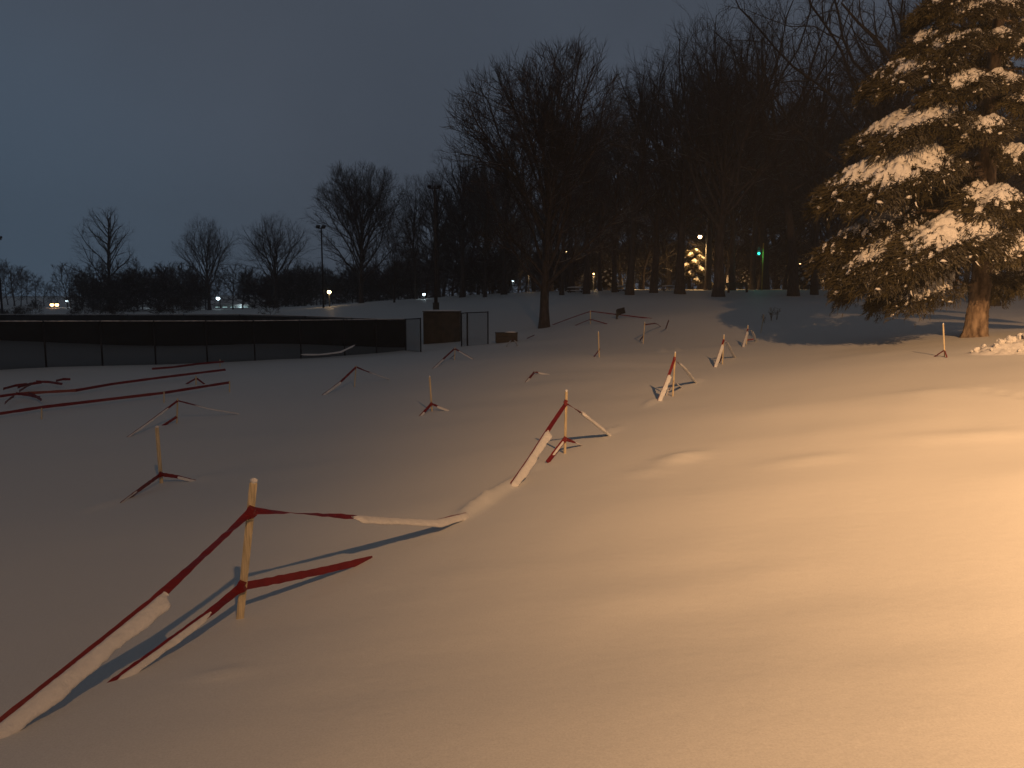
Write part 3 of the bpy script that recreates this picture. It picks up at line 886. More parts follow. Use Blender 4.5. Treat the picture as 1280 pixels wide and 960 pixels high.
def tape_run(parent, pts, width=1.0, wprof=None, tilt=0.25, snow=None, n=30, buried_end=True, seed=0, sag=0.0, snow_h=.05, snow_off=.5):
    """one stretch of tape: a ribbon with real thickness; wprof = [(s, visible width factor)], snow = (s0, s1, radius)"""
    rs = np.random.RandomState(seed + int(abs(pts[0][0]) * 100))
    p, s = resample(pts, n)
    p[:, 2] -= sag * 4 * s * (1 - s)
    tan = np.gradient(p, axis=0); tan /= np.linalg.norm(tan, axis=1)[:, None]
    up = np.array([0, 0, 1.0])
    sd = np.cross(tan, up); sd /= np.linalg.norm(sd, axis=1)[:, None] + 1e-9
    sd *= np.where(sd[:, 1:2] > 0, -1, 1)                 # towards the camera side
    nrm = np.cross(sd, tan); nrm *= np.where(nrm[:, 2:3] < 0, -1, 1)
    wp = np.ones(n) if wprof is None else np.interp(s, [a for a, _ in wprof], [b for _, b in wprof])
    # the factor is how upright the ribbon stands: a twisted tape shows its edge
    an = np.clip(wp, -.3, 1) * (math.pi / 2 - tilt)
    wd = nrm * np.sin(an)[:, None] - sd * np.cos(an)[:, None]
    wd += rs.normal(size=(n, 1)) * .06 * nrm
    hw = TAPE_W * width / 2
    th = np.cross(tan, wd) * .0015
    a, b = p + wd * hw, p - wd * hw
    V = np.concatenate([a + th, b + th, b - th, a - th])
    i = np.arange(n - 1)
    Q = np.concatenate([np.stack([k * n + i, ((k + 1) % 4) * n + i, ((k + 1) % 4) * n + i + 1, k * n + i + 1], -1) for k in range(4)])
    rb = link('tape_strip', mesh_np('tape_strip', V, Q, [[0, n, 2 * n], [0, 2 * n, 3 * n]], False, M['tape']), parent)
    if snow:
        s0, s1, rr = snow
        m = max(8, int(n * 1.6))
        ss = np.linspace(s0, s1, m)
        c = np.stack([np.interp(ss, s, p[:, k]) for k in range(3)], 1)
        sdi = np.stack([np.interp(ss, s, sd[:, k]) for k in range(3)], 1)
        u = (ss - s0) / (s1 - s0)
        prof = np.clip(u / .05, .35, 1) * np.clip((1 - u) / .06, .15, 1)
        r = rr * prof * (1 + .03 * rs.normal(size=m) + .07 * np.sin(u * 11 + seed) + .05 * np.sin(u * 27 + 2 * seed))
        tn = np.gradient(c, axis=0); tn /= np.linalg.norm(tn, axis=1)[:, None]
        aa = sdi * .80 - up * .60                        # the slope of the snow's face, towards the camera
        aa = aa - tn * (aa * tn).sum(1)[:, None]; aa /= np.linalg.norm(aa, axis=1)[:, None]
        bb = np.cross(aa, tn); bb *= np.where(bb[:, 2:3] < 0, -1, 1)
        c = c + aa * (r * snow_off)[:, None] + bb * (r * .16)[:, None]
        sides = 12
        ths = np.arange(sides) * 2 * math.pi / sides
        ca, sa = np.cos(ths), np.sin(ths)
        ex = np.sign(ca) * np.abs(ca) ** .75                # squarish edge
        V = c[:, None] + r[:, None, None] * (ex[None, :, None] * aa[:, None] * 1.05 + sa[None, :, None] * bb[:, None] * .42)
        V += rs.normal(size=V.shape) * .014 * rr
        ii, jj = np.meshgrid(np.arange(m - 1), np.arange(sides), indexing='ij')
        Q = np.stack([ii * sides + jj, ii * sides + (jj + 1) % sides, (ii + 1) * sides + (jj + 1) % sides, (ii + 1) * sides + jj], -1).reshape(-1, 4)
        T = [[0, k, k + 1] for k in range(1, sides - 1)] + [[(m - 1) * sides, (m - 1) * sides + k + 1, (m - 1) * sides + k] for k in range(1, sides - 1)]
        link('snow_ridge', mesh_np('snow_ridge', V, Q, T, True, M['snow_lump']), rb)
    return rb

def knot(parent, p, s=1.0):
    m = MB()
    for k, (dz, ry) in enumerate(((.012, .5), (-.014, -.4))):
        m.box(tuple(p + Vector((0, 0, dz))), (STAKE_W * 1.3 * s, STAKE_T * (1.7 + .25 * k) * s, .045 * s), Matrix.Rotation(ry, 4, 'Y'))
    return m.build('knot', M['tape'], parent)

def W(a):
    """(px, py) -> on the snow, slightly buried; (px, py, d) -> in the air"""
    if len(a) == 2:
        g = G(*a); return g - Vector((0, 0, .012))
    return P(*a)
def tape(label, runs, knots=(), d=None, ks=1.0):
    first = W(runs[0][0][0])
    o = tag(empty('barrier_tape', first), label, 'tape')
    kids = []
    for q, (pts, kw) in enumerate(runs):
        P0, P1 = W(pts[0]), W(pts[-1])
        acc = [0.0]
        for a, b in zip(pts, pts[1:]):
            acc.append(acc[-1] + math.hypot(b[0] - a[0], b[1] - a[1]))
        Wp = [P0]
        for a, t in zip(pts[1:-1], acc[1:-1]):          # a taut strip lies in one plane: 1/distance runs evenly along it
            f = t / acc[-1]
            q3 = P(a[0], a[1], 1 / ((1 - f) / P0.y + f / P1.y))
            q3.z = max(q3.z, Hs(q3.x, q3.y) - .01)
            Wp.append(q3)
        Wp.append(P1)
        kids.append(tape_run(o, [a - first for a in Wp], seed=q * 3 + 1, **kw))
    for k in knots:
        knot(o, W(k) - first + Vector((0, -.004, 0)), ks)
    return o

# --- nearest stake and its two tapes
D1 = 5.0
stake((300, 773), (317, 602), D1, 'tall pale wooden stake in the foreground, nearest of all the stakes', w=.05)
tape('red tape sloping down to the bottom edge from the nearest stake, upper tape', [
    ([(315, 638, D1), (192, 752, 4.27), (60, 858, 3.62), (-40, 935)], dict(wprof=[(0, .5), (.10, -.08), (.30, -.02), (.44, .5), (1, .72)], snow=(.42, 1.0, .046), n=44, tilt=.3, snow_off=.95))], knots=[(314, 640, D1 - .02)], ks=1.1)
tape('red upper tape sagging into the snow between the nearest stake and the next', [
    ([(315, 638, D1), (360, 641, 5.3), (470, 648, 6.25), (545, 652, 6.85), (588, 640)], dict(wprof=[(0, .75), (.13, -.1), (.32, .45), (.45, .3), (1, .3)], snow=(.36, 1.0, .040), n=44, snow_off=.75)),
    ([(638, 607), (660, 577, 9.3), (690, 530, 9.9), (707, 505, 10.2)], dict(wprof=[(0, .3), (.6, .25), (1, .12)], snow=(.0, .64, .046), n=30, snow_off=.7)),
    ])
tape('red lower tape stretched from the nearest stake into the snow on both sides', [
    ([(302, 733, D1), (330, 728, 5.12), (400, 714, 5.42), (466, 697)], dict(wprof=[(0, .9), (1, .85)], n=26, width=1.0, tilt=.2)),
    ([(300, 735, D1 - .02), (262, 766, 4.72), (205, 808, 4.42), (138, 854)], dict(wprof=[(0, .5), (.2, .25), (1, .3)], snow=(.28, .97, .021), n=30, tilt=.3, snow_off=.7))], knots=[(302, 733, D1 - .02)], ks=1.05)

# --- second stake
D2 = 10.2
stake((706, 567), (708, 489), D2, 'slim wooden stake with an A-shaped pair of tapes in the middle of the slope')
tape('red upper tape falling right from the slim middle stake, snow on its lower half', [
    ([(708, 504, D2), (722, 513, 10.15), (745, 531, 10.1), (761, 543)], dict(wprof=[(0, .6), (.25, .15), (1, .15)], snow=(.28, 1.0, .062), n=24, snow_off=.5))], knots=[(707, 503, D2 - .02)])
tape('short red lower tape at the foot of the slim middle stake', [
    ([(706, 549, D2 - .02), (696, 562, 9.9), (684, 577)], dict(wprof=[(0, .5), (1, .75)], n=16, snow=(.1, .7, .014))),
    ([(707, 549, D2 - .02), (717, 552, 10.2), (728, 556)], dict(wprof=[(0, .9), (1, .15)], n=14, snow=(.55, 1.0, .018)))], knots=[(706, 549, D2 - .03)])

# --- the row running up to the spruce's shadow
D3 = 15.8
stake((841, 494), (844, 441), D3, 'wooden stake with snowy tapes like a tepee, third along the row')
tape('snow-plastered red upper tape forming a tepee on the third stake', [
    ([(843, 449, D3), (834, 475, 15.2), (823, 501)], dict(wprof=[(0, .5), (1, .3)], snow=(.38, 1.0, .042), n=22)),
    ([(846, 452, D3), (853, 459, 15.9), (868, 477)], dict(wprof=[(0, .5), (1, .3)], snow=(.05, 1.0, .065), n=18))], knots=[(843, 448, D3 - .02)])
tape('short red lower tape inside the tepee of the third stake', [
    ([(842, 476, D3 - .02), (838, 484, 15.5), (834, 494)], dict(wprof=[(0, .7), (1, .5)], n=12, snow=(.6, 1.0, .03))),
    ([(843, 478, D3), (851, 483)], dict(wprof=[(0, .4), (1, .3)], n=8, snow=(.2, 1.0, .03)))])
D4 = 22.6
stake((903, 455), (905, 419), D4, 'wooden stake with a smaller snowy tape tepee, fourth along the row')
tape('snowy red upper tape forming a small tepee on the fourth stake', [
    ([(905, 424, D4), (898, 445, 22.0), (893, 459)], dict(wprof=[(0, .5), (1, .3)], snow=(.2, 1.0, .045), n=16)),
    ([(907, 427, D4), (911, 435, 22.7), (917, 446)], dict(wprof=[(0, .5), (1, .3)], snow=(.0, 1.0, .065), n=14))])
tape('short red lower tape inside the tepee of the fourth stake', [
    ([(903, 443, D4), (899, 453)], dict(wprof=[(0, .8), (1, .6)], n=8))])
D5 = 29.0
stake((933, 431), (935, 407), D5, 'wooden stake with the smallest snowy tape tepee, at the edge of the shadow')
tape('snowy red tape forming the smallest tepee at the edge of the tree shadow', [
    ([(935, 411, D5), (931, 424, 28.4), (928, 434)], dict(wprof=[(0, .5), (1, .3)], snow=(.15, 1.0, .045), n=12)),
    ([(939, 413, D5), (944, 426)], dict(wprof=[(0, .5), (1, .3)], snow=(.0, 1.0, .07), n=10)),
    ([(934, 425, D5), (942, 424, D5)], dict(wprof=[(0, .8), (1, .8)], n=6))])
stake((951, 416), (955, 393), 33.5, 'bare wooden stake without tape, last in the row by the dry weeds')
stake((1181, 446), (1179, 405), 18.6, 'lone wooden stake near the spruce trunk with tape at its foot')
tape('dark scrap of tape at the foot of the lone stake near the spruce', [
    ([(1180, 438, 18.6), (1167, 446)], dict(wprof=[(0, .6), (1, .5)], n=8)),
    ([(1181, 438, 18.6), (1184, 447)], dict(wprof=[(0, .6), (1, .5)], n=8))])

# --- second row, further down the slope to the left
stake((202, 607), (196, 534), 10.8, 'wooden stake standing alone on the dim left slope', w=.05)
tape('dark red tape forking from the stake alone on the dim left slope', [
    ([(201, 593, 10.78), (180, 608, 10.3), (150, 629)], dict(wprof=[(0, 1.0), (.6, .95), (1, .8)], n=20, tilt=0.0, snow=(.62, 1.0, .03))),
    ([(202, 593, 10.78), (222, 596, 10.9), (246, 601)], dict(wprof=[(0, .7), (1, .3)], n=18, snow=(.45, 1.0, .022)))], knots=[(201, 593, 10.75)])
stake((221, 530), (222, 498), 16.2, 'short dark stake behind the lone left stake, holding two thin tapes', cap=False, w=.03)
tape('long thin snowy upper tape on the short dark left stake', [
    ([(222, 501, 16.18), (190, 525, 15.2), (158, 547)], dict(wprof=[(0, .6), (1, .15)], n=18, snow=(.2, 1.0, .017), width=.8)),
    ([(223, 501, 16.18), (262, 511, 16.6), (302, 517)], dict(wprof=[(0, .5), (1, .15)], n=18, snow=(.25, 1.0, .018), width=.8))])
tape('short dark lower tape on the short dark left stake', [
    ([(221, 521, 16.18), (203, 532)], dict(wprof=[(0, .8), (1, .5)], n=10))])
stake((540, 515), (537, 471), 16.0, 'thin wooden stake in mid-slope with a small fork of red tape')
tape('small red and snowy tape fork at the foot of the thin mid-slope stake', [
    ([(539, 505, 15.98), (525, 520)], dict(wprof=[(0, .8), (1, .4)], n=12, snow=(.65, 1.0, .02))),
    ([(540, 505, 15.98), (550, 509, 16.1), (562, 513)], dict(wprof=[(0, .4), (1, .3)], n=12, snow=(.3, 1.0, .03)))], knots=[(539, 505, 15.95)])
stake((443, 483), (445, 457), 21.0, 'short dark stake below the fence, red tape peaking over it', cap=False, w=.03)
tape('red tape peaking like a roof below the long dark fence', [
    ([(445, 459, 20.98), (424, 479, 20.3), (403, 494)], dict(wprof=[(0, .7), (1, .5)], n=16, snow=(.5, 1.0, .03))),
    ([(446, 459, 20.98), (458, 464, 21.2), (488, 474)], dict(wprof=[(0, .8), (1, .2)], n=16, snow=(.35, 1.0, .022)))])
stake((568, 452), (569, 434), 27.0, 'small dark stake in front of the brown utility box', cap=False, w=.03)
tape('snowy red tape peaking in front of the brown utility box', [
    ([(568, 436, 26.98), (556, 447, 26.3), (541, 461)], dict(wprof=[(0, .7), (1, .4)], n=14, snow=(.55, 1.0, .03))),
    ([(569, 436, 26.98), (592, 449)], dict(wprof=[(0, .5), (1, .2)], n=12, snow=(.2, 1.0, .022))),
    ([(568, 444, 26.98), (562, 448)], dict(wprof=[(0, .8), (1, .6)], n=6))])
tape('short scrap of red tape sticking out of the snow left of the thin upright stake', [
    ([(668, 465, 21.0), (657, 478)], dict(wprof=[(0, .9), (1, .5)], n=10, snow=(.6, 1.0, .03))),
    ([(669, 465, 21.0), (688, 468)], dict(wprof=[(0, .4), (1, .2)], n=10, snow=(.2, 1.0, .03)))])
stake((749, 446), (748, 415), 24.0, 'thin upright stake below the dark tilted sign')
tape('short red tape at the foot of the thin upright stake below the sign', [
    ([(750, 436, 23.98), (742, 446)], dict(wprof=[(0, .9), (1, .8)], n=8))])
stake((738, 405), (738, 388), 41.0, 'dark stake propping up tape between the lone tree and the tilted sign', cap=False, w=.05)
tape('long dark tape running from the lone tree past the tilted sign', [
    ([(690, 406), (715, 397, 42.0), (738, 389, 41.0), (770, 393, 40.5), (815, 398)], dict(wprof=[(0, .8), (1, .8)], n=24, width=1.1))])
tape('short dark tape peak under the long tape by the lone tree', [
    ([(718, 407), (738, 399, 40.9), (760, 405)], dict(wprof=[(0, .8), (1, .5)], n=12))])
stake((804, 424), (806, 403), 31.0, 'faint thin stake between the tilted sign and the third stake', w=.035)
tape('dark tape scrap beside the faint thin stake', [
    ([(805, 406, 31.0), (820, 404, 32.5), (826, 408)], dict(wprof=[(0, .9), (1, .7)], n=8)), ([(805, 419, 31.0), (800, 425)], dict(wprof=[(0, .9), (1, .7)], n=6))])
tape('small tape scrap standing right of the faint thin stake', [([(836, 400, 33.0), (832, 411)], dict(wprof=[(0, .5), (1, .5)], n=6))])

# --- tapes lying by the fence on the left
for k, (px, py) in enumerate([(52, 524), (205, 503), (287, 490)]):
    stake((px, py), (px, py - 14), G(px, py).y, 'short dark stake under the long lower tape by the fence, %s from the left' % ORD[k], cap=False, w=.03)
def ground_tape(label, pts, lift=.10, kw=None):
    Wp = []
    for i, a in enumerate(pts):
        g = G(a[0], a[1] + 6); Wp.append(P(a[0], a[1], g.y - .05))
    first = Wp[0]
    o = tag(empty('barrier_tape', first), label, 'tape')
    tape_run(o, [q - first for q in Wp], seed=len(pts), n=6 * len(pts), wprof=[(0, .95), (1, .9)], width=1.25, tilt=.12, **(kw or {}))
    return o
ground_tape('long red tape strung low across the left, nearest of the fence-side tapes', [(-30, 521), (0, 517), (52, 509), (120, 501), (205, 491), (287, 478)])
ground_tape('long red tape strung across the left, middle one of the fence-side tapes', [(-20, 498), (24, 492), (95, 488), (140, 480), (200, 472), (282, 462)])
ground_tape('short red tape end close to the fence foot at the left', [(190, 461), (216, 459), (246, 455), (280, 452)], kw=None)
rj = random.Random(3)
o = None
jum = [((4, 486), (34, 480)), ((22, 484), (52, 478)), ((45, 477), (78, 480)), ((70, 476), (88, 474)), ((20, 492), (50, 497)), ((6, 504), (18, 495)), ((35, 491), (52, 500)), ((24, 489), (44, 478))]
for k, (a, b) in enumerate(jum):
    ground_tape('crumpled dark red tape scrap in the tangle at the left edge, ' + ['leftmost upper', 'upper middle', 'topmost', 'far right', 'lower middle', 'lowest', 'short steep lower', 'steep upper'][k] + ' piece', [a, ((a[0] + b[0]) / 2, (a[1] + b[1]) / 2 - 1), b])
tape('pale snow-laden tape sagging against the fence left of the gate', [
    ([(376, 443, 33.0), (400, 443, 33.3), (425, 440, 33.8), (444, 431, 34.5)], dict(wprof=[(0, .3), (1, .3)], n=18, snow=(.0, 1.0, .045)))])
stake((275, 461), (275, 449), 29.0, 'pale short stake at the foot of the long dark fence', cap=False)
stake((245, 481), (245, 470), G(245, 481).y, 'short dark stub between the two long fence-side tapes', cap=False, w=.04)
tape('small tripod of tape ends round the dark stub', [([(245, 473, G(245, 481).y), (232, 480)], dict(n=6)), ([(246, 473, G(245, 481).y), (256, 480)], dict(n=6))])
tape('thin snowy tape scraps by the low snow-capped wooden box', [([(640, 424, 33.2), (633, 433)], dict(wprof=[(0, .4), (1, .3)], n=8, snow=(.1, 1.0, .04))), ([(642, 424, 33.2), (647, 432)], dict(wprof=[(0, .4), (1, .3)], n=8, snow=(.1, 1.0, .04)))])
tape('dark tape scrap between the low wooden box and the lone tree', [([(668, 419, 36.0), (658, 423)], dict(n=6))])

# ================================================================== fences
def fence(label, posts, top_px, mesh_kind, name='chain_link_fence', tops=None, rail=True, snow=True, wire=.007, cell=.075):
    """posts: world xy; tops: world z of the rail at each post"""
    base = on_ground(*posts[0])
    o = tag(empty(name, base), label, 'fence')
    def L(x, y, z): return (x - base.x, y - base.y, z - base.z)
    topz = tops
    for (x, y), z in zip(posts, topz):
        MB().tube([L(x, y, Hs(x, y) - .2), L(x, y, z + .03)], .032, 8).build('post', M['black'], o, True)
    for k in range(len(posts) - 1):
        (x0, y0), (x1, y1) = posts[k], posts[k + 1]
        z0, z1 = topz[k], topz[k + 1]
        if rail:
            MB().tube([L(x0, y0, z0), L(x1, y1, z1)], .024, 8).build('top_rail', M['black'], o, True)
        if snow:
            n = 14
            f = np.linspace(.01, .99, n)
            rr = .020 * (1 + .3 * np.sin(f * 37 + k) + .2 * np.sin(f * 91 + 2 * k))
            MB().tube([L(x0 + (x1 - x0) * a, y0 + (y1 - y0) * a, z0 + (z1 - z0) * a + .028) for a in f], rr, 6, flat=.9).build('snow_ridge', M['snow_lump'], o, True)
        b0, b1 = Hs(x0, y0) - .05, Hs(x1, y1) - .05
        ln = math.hypot(x1 - x0, y1 - y0)
        if mesh_kind == 'wire':
            m = MB()
            hgt = max(z0 - b0, z1 - b1)
            nn = int(ln / cell); ny = (y1 - y0) / ln; nx = (x1 - x0) / ln
            segs = []
            for q in range(-int(hgt / cell) - 1, nn + int(hgt / cell) + 1):
                for sg in (1, -1):
                    # line u = q*cell + sg*v, clip to 0..ln, 0..hgt
                    v0, v1 = 0.0, hgt
                    ua, ub = q * cell, q * cell + sg * hgt
                    lo, hi = 0.0, 1.0
                    du = ub - ua
                    t0, t1 = (0 - ua) / du, (ln - ua) / du
                    if t0 > t1: t0, t1 = t1, t0
                    lo, hi = max(0, t0), min(1, t1)
                    if hi - lo < .01: continue
                    for t in (lo, hi):
                        u = ua + du * t; v = hgt * t
                        a = u / ln
                        zb = b0 + (b1 - b0) * a; zt = z0 + (z1 - z0) * a
                        segs.append(L(x0 + (x1 - x0) * a, y0 + (y1 - y0) * a + sg * .003, zb + (zt - zb) * t))
            s = np.array(segs).reshape(-1, 2, 3)
            d = s[:, 1] - s[:, 0]; d /= np.linalg.norm(d, axis=1)[:, None]
            nr = np.array([-ny, nx, 0.0])
            e = np.cross(d, nr); e /= np.linalg.norm(e, axis=1)[:, None]
            V = np.stack([s[:, 0] + e * wire / 2, s[:, 1] + e * wire / 2, s[:, 1] - e * wire / 2, s[:, 0] - e * wire / 2,
                          (s[:, 0] + nr * wire * .8), (s[:, 1] + nr * wire * .8)], 1)
            cnt = len(s); bq = (np.arange(cnt) * 6)[:, None, None]
            Q = (np.array([[0, 1, 2, 3], [0, 4, 5, 1], [3, 2, 5, 4]])[None] + bq).reshape(-1, 4)
            w_ = link('wire_mesh', mesh_np('wire_mesh', V.reshape(-1, 3), Q, None, False, M['vinyl']), o)
            w_['kind'] = 'stuff'
        else:
            n = 12
            f = np.linspace(0, 1, n)
            m = MB()
            V = []
            for side in (0, .012):
                for zz in (0, 1):
                    for a in f:
                        wv = .02 * math.sin(a * 23 + k) * (1 - zz * .7)
                        zb = b0 + (b1 - b0) * a; zt = z0 + (z1 - z0) * a - .03
                        V.append(L(x0 + (x1 - x0) * a, y0 + (y1 - y0) * a + (-.03 - side if mesh_kind == 'screen' else .035) + wv * .3, zb + (zt - zb) * zz))
            Q = []
            for i in range(n - 1):
                Q += [[i, i + 1, n + i + 1, n + i], [2 * n + i, 3 * n + i, 3 * n + i + 1, 2 * n + i + 1], [n + i, n + i + 1, 3 * n + i + 1, 3 * n + i]]
            m.add(V, Q if mesh_kind == 'screen' else Q[0::3] ).build('windscreen_panel', M['screen' if mesh_kind == 'screen' else 'mesh_cloth'], o, True)
    return o

def line_at(A, B, px):
    """point of the ground line A-B seen at photo column px"""
    k = (px - 640) / FPX
    cp, sp = math.cos(PITCH), math.sin(PITCH)
    # x = k * (y / (cp - v sp)); v small: iterate with the horizon row
    f = 1 / (cp + .08 * sp)
    t = (k * A[1] * f - A[0]) / ((B[0] - A[0]) - k * f * (B[1] - A[1]))
    return (A[0] + (B[0] - A[0]) * t, A[1] + (B[1] - A[1]) * t)
A = P(54, 460, 27.2); B = P(507, 438, 38.0)
A2, B2 = (A.x, A.y), (B.x, B.y)
near_px = [-96, -20, 54, 125, 192, 257, 317, 375, 430, 470, 507]
near_posts = [line_at(A2, B2, p) for p in near_px]
near_tops = []
for (x, y), px in zip(near_posts, near_px):
    near_tops.append(P(px, np.interp(px, [0, 300, 507], [402.5, 402, 399.5]), y).z)
fence('long near fence hung with dark mesh cloth, snow along its top rail', near_posts, None, 'cloth', tops=near_tops)
far_px = [-60, 20, 90, 160, 230, 300, 382, 440, 480, 505]
FA, FB = P(20, 394, 49.0), P(505, 401, 39.5)
FA2, FB2 = (FA.x, FA.y), (FB.x, FB.y)
far_posts = [line_at(FA2, FB2, p) for p in far_px]
far_tops = [P(px, np.interp(px, [0, 300, 382, 480, 505], [393.5, 393.5, 395.5, 399.5, 400.5]), y).z for (x, y), px in zip(far_posts, far_px)]
fence('far fence of the court hung with dark windscreen cloth', far_posts, None, 'screen', name='windscreen_fence', tops=far_tops)

# gate by the utility box
def gate(label, pxs, d0, d1, ytop, name='chain_link_gate'):
    ps = [P(pxs[0], 430, d0), P(pxs[1], 430, d1)]
    posts = [(p.x, p.y) for p in ps]
    tops = [P(px, yt, d).z for px, yt, d in zip(pxs, ytop, (d0, d1))]
    return fence(label, posts, None, 'wire', name=name, tops=tops, snow=False, wire=.006)
gate('narrow dark chain link gate leaf left of the brown utility box', (507, 526), 37.8, 35.6, (399, 398), 'chain_link_gate')
gate('dark chain link panel right of the brown utility box, first half', (577, 584), 37.0, 37.0, (391.5, 391), 'chain_link_fence')
gate('dark chain link panel ending in a tall post right of the utility box', (584.5, 610), 37.0, 36.6, (391, 390), 'chain_link_fence')

def utility_box():
    g = G(551, 431)
    d = g.y + .8
    z0 = Hs(g.x, g.y + .6) - .1
    xl, xr, zt = P(529, 410, d).x, P(575, 410, d).x, P(550, 389, d).z
    cx, wd, hh = (xl + xr) / 2, xr - xl, zt - z0
    t = tag(empty('utility_box', (cx, d + .45, z0)), 'brown utility box with snow on its lid between the fence and the gate', 'utility box')
    bevel(MB().box((0, 0, hh / 2 - .03), (wd, .9, hh - .06)).build('cabinet', M['brown'], t), .015)
    bevel(MB().box((0, 0, hh - .02), (wd + .06, .96, .05)).build('lid', M['brown'], t), .01)
    for sx in (-1, 1):
        dr = bevel(MB().box((sx * wd * .242, -.462, hh * .5), (wd * .46, .022, hh * .82)).build('door', M['brown'], t), .006)
        MB().box((sx * wd * .06, -.485, hh * .5), (.03, .03, .14)).build('handle', M['black'], dr)
    X, Y = np.meshgrid(np.linspace(-wd / 2 - .02, wd / 2 + .02, 18), np.linspace(-.47, .47, 10), indexing='ij')
    e = np.clip(1 - np.maximum(np.abs(X) / (wd / 2 + .02), np.abs(Y) / .47) ** 6, 0, 1)
    Z = hh + .006 + e * (.07 + .02 * np.sin(X * 5) * np.cos(Y * 4))
    i, j = np.meshgrid(np.arange(17), np.arange(9), indexing='ij')
    Q = np.stack([i * 10 + j, (i + 1) * 10 + j, (i + 1) * 10 + j + 1, i * 10 + j + 1], -1).reshape(-1, 4)
    link('snow_cover', mesh_np('snow_cover', np.stack([X, Y, Z], -1), Q, None, True, M['snow_lump']), t)
utility_box()

def low_box():
    g = G(633, 428)
    k = g.y / FPX
    t = tag(empty('wooden_box', g + Vector((0, .25, 0)), .08), 'low wooden box with a cap of snow left of the lone tree', 'box')
    wd, hh = 27 * k, 12.5 * k
    for q in range(3):
        MB().box((0, -.25, -.03 + hh * (q + .5) / 3), (wd, .03, hh / 3 - .012)).build('plank', M['drywood'], t)
        MB().box((0, .25, -.03 + hh * (q + .5) / 3), (wd, .03, hh / 3 - .012)).build('plank', M['drywood'], t)
        for sx in (-1, 1):
            MB().box((sx * (wd / 2 - .018), 0, -.03 + hh * (q + .5) / 3), (.03, .465, hh / 3 - .012)).build('plank', M['drywood'], t)
    MB().box((0, 0, hh - .03), (wd + .04, .56, .03)).build('lid', M['drywood'], t)
    MB().ball((wd * .2, 0, hh - .01), (wd * .28, .24, .07), seed=3, rough=.1).build('snow_cap', M['snow_lump'], t, True)
low_box()

def tilted_sign():
    g = G(771, 399)
    k = g.y / FPX
    t = tag(empty('tilted_sign', g), 'small dark board tilted on a short post above the snow', 'sign')
    MB().box((0, 0, .2), (.09, .06, .6)).build('post', M['black'], t)
    M3 = Matrix.Rotation(-.25, 4, 'Y') @ Matrix.Rotation(.35, 4, 'X')
    bd = bevel(MB().box((5 * k, -.03, 10 * k), (10 * k, .05, 8 * k), M3).build('board', M['black'], t), .01)
    MB().box((2 * k, -.02, 5.5 * k), (.05, .05, 6 * k), Matrix.Rotation(.5, 4, 'Y')).build('brace', M['black'], t)
tilted_sign()

def weeds():
    rs = random.Random(8)
    for q, (px, py, h, n, lab) in enumerate([(964, 401, 16, 9, 'clump of dry weed stalks in the spruce shadow beside the bare stake'), (955, 404, 10, 5, 'smaller clump of dry weed stalks touching the bare stake'), (971, 400, 14, 6, 'thin dry weed stalks rightmost in the spruce shadow')]):
        g = G(px, py); k = g.y / FPX
        t = tag(empty('dry_weed', g), lab, 'weed')
        for _ in range(n):
            a, ln = rs.uniform(0, 6.28), h * k * rs.uniform(.6, 1.1)
            sp_ = rs.uniform(.05, .3)
            pts = [(math.cos(a) * sp_ * ln * s ** 1.5 + (0 if s == 0 else rs.uniform(-.01, .01)), math.sin(a) * sp_ * ln * s ** 1.5, -.04 + ln * s) for s in (0, .35, .7, 1)]
            st = MB().tube(pts, [.010, .008, .006, .004], 5).build('stem', M['weed'], t)
            m = MB()
            for s in range(4):
                f = .5 + .12 * s
                b = Vector(pts[2]).lerp(Vector(pts[3]), s / 4)
                e = b + Vector((rs.uniform(-1, 1), rs.uniform(-1, 1), rs.uniform(.3, 1))) * .1
                m.tube([b, e], [.005, .003], 4)
                m.ball(tuple(e), .014)
            m.build('seed_head', M['weed'], st)
weeds()

# ================================================================== lamps, masts and far things
def lamp_post(px, py, d, label, em, power, col, head=.2, arm=0.0, name='street_lamp', cat='street lamp', twin=0, base_r=.06, down=None):
    p = P(px, py, d); g = on_ground(p.x - arm, p.y)
    t = tag(empty(name, g), label, cat)
    h = p.z - g.z
    MB().tube([(0, 0, -.2), (0, 0, .5), (0, 0, h + (.15 if arm or twin else -.05))], [base_r * 1.4, base_r, base_r * .7], 8).build('post', M['grey'], t, True)
    xs = [arm] if not twin else [-twin / 2, twin / 2]
    for x in xs:
        if x:
            MB().tube([(0, 0, h + .12), (x * .6, 0, h + .22), (x, 0, h + .12)], .03, 6).build('arm', M['grey'], t, True)
        hd = MB().ball((x, 0, h + head * .75), (head * 1.1, head * 1.1, head * .35)).build('head', M['grey'], t, True)
        MB().ball((x, 0, h), (head * .8, head * .8, head * .75)).build('bulb', em, hd, True)
    if power:
        ld = bpy.data.lights.new('lamp_light', 'SPOT' if down else 'POINT'); ld.energy = power; ld.color = col; ld.shadow_soft_size = head
        lo = bpy.data.objects.new('lamp_light', ld); C.objects.link(lo)
        lo.location = Vector((g.x + arm, g.y - head - .15, p.z - .1))
        if down:                                     # spot cone aimed to shape where the light falls; no shield is built
            ld.spot_size = R(120); ld.spot_blend = .4
            lo.location = Vector((g.x + arm, g.y + .05, p.z - head * .9))
            lo.rotation_euler = Vector(down).to_track_quat('-Z', 'Y').to_euler()
    return t
WARM, WHITE = (1, .62, .28), (.75, .93, 1)
lamp_post(68, 381, 135, 'twin orange lamps close together far off at the left', M['e_hot'], 12, WARM, .38, twin=.85)
lamp_post(84, 376, 140, 'small bluish white lamp right of the twin orange lamps', M['e_white'], 6, WHITE, .30)
lamp_post(186, 375, 138, 'white lamp standing alone between two distant bare trees', M['e_white'], 10, WHITE, .30)
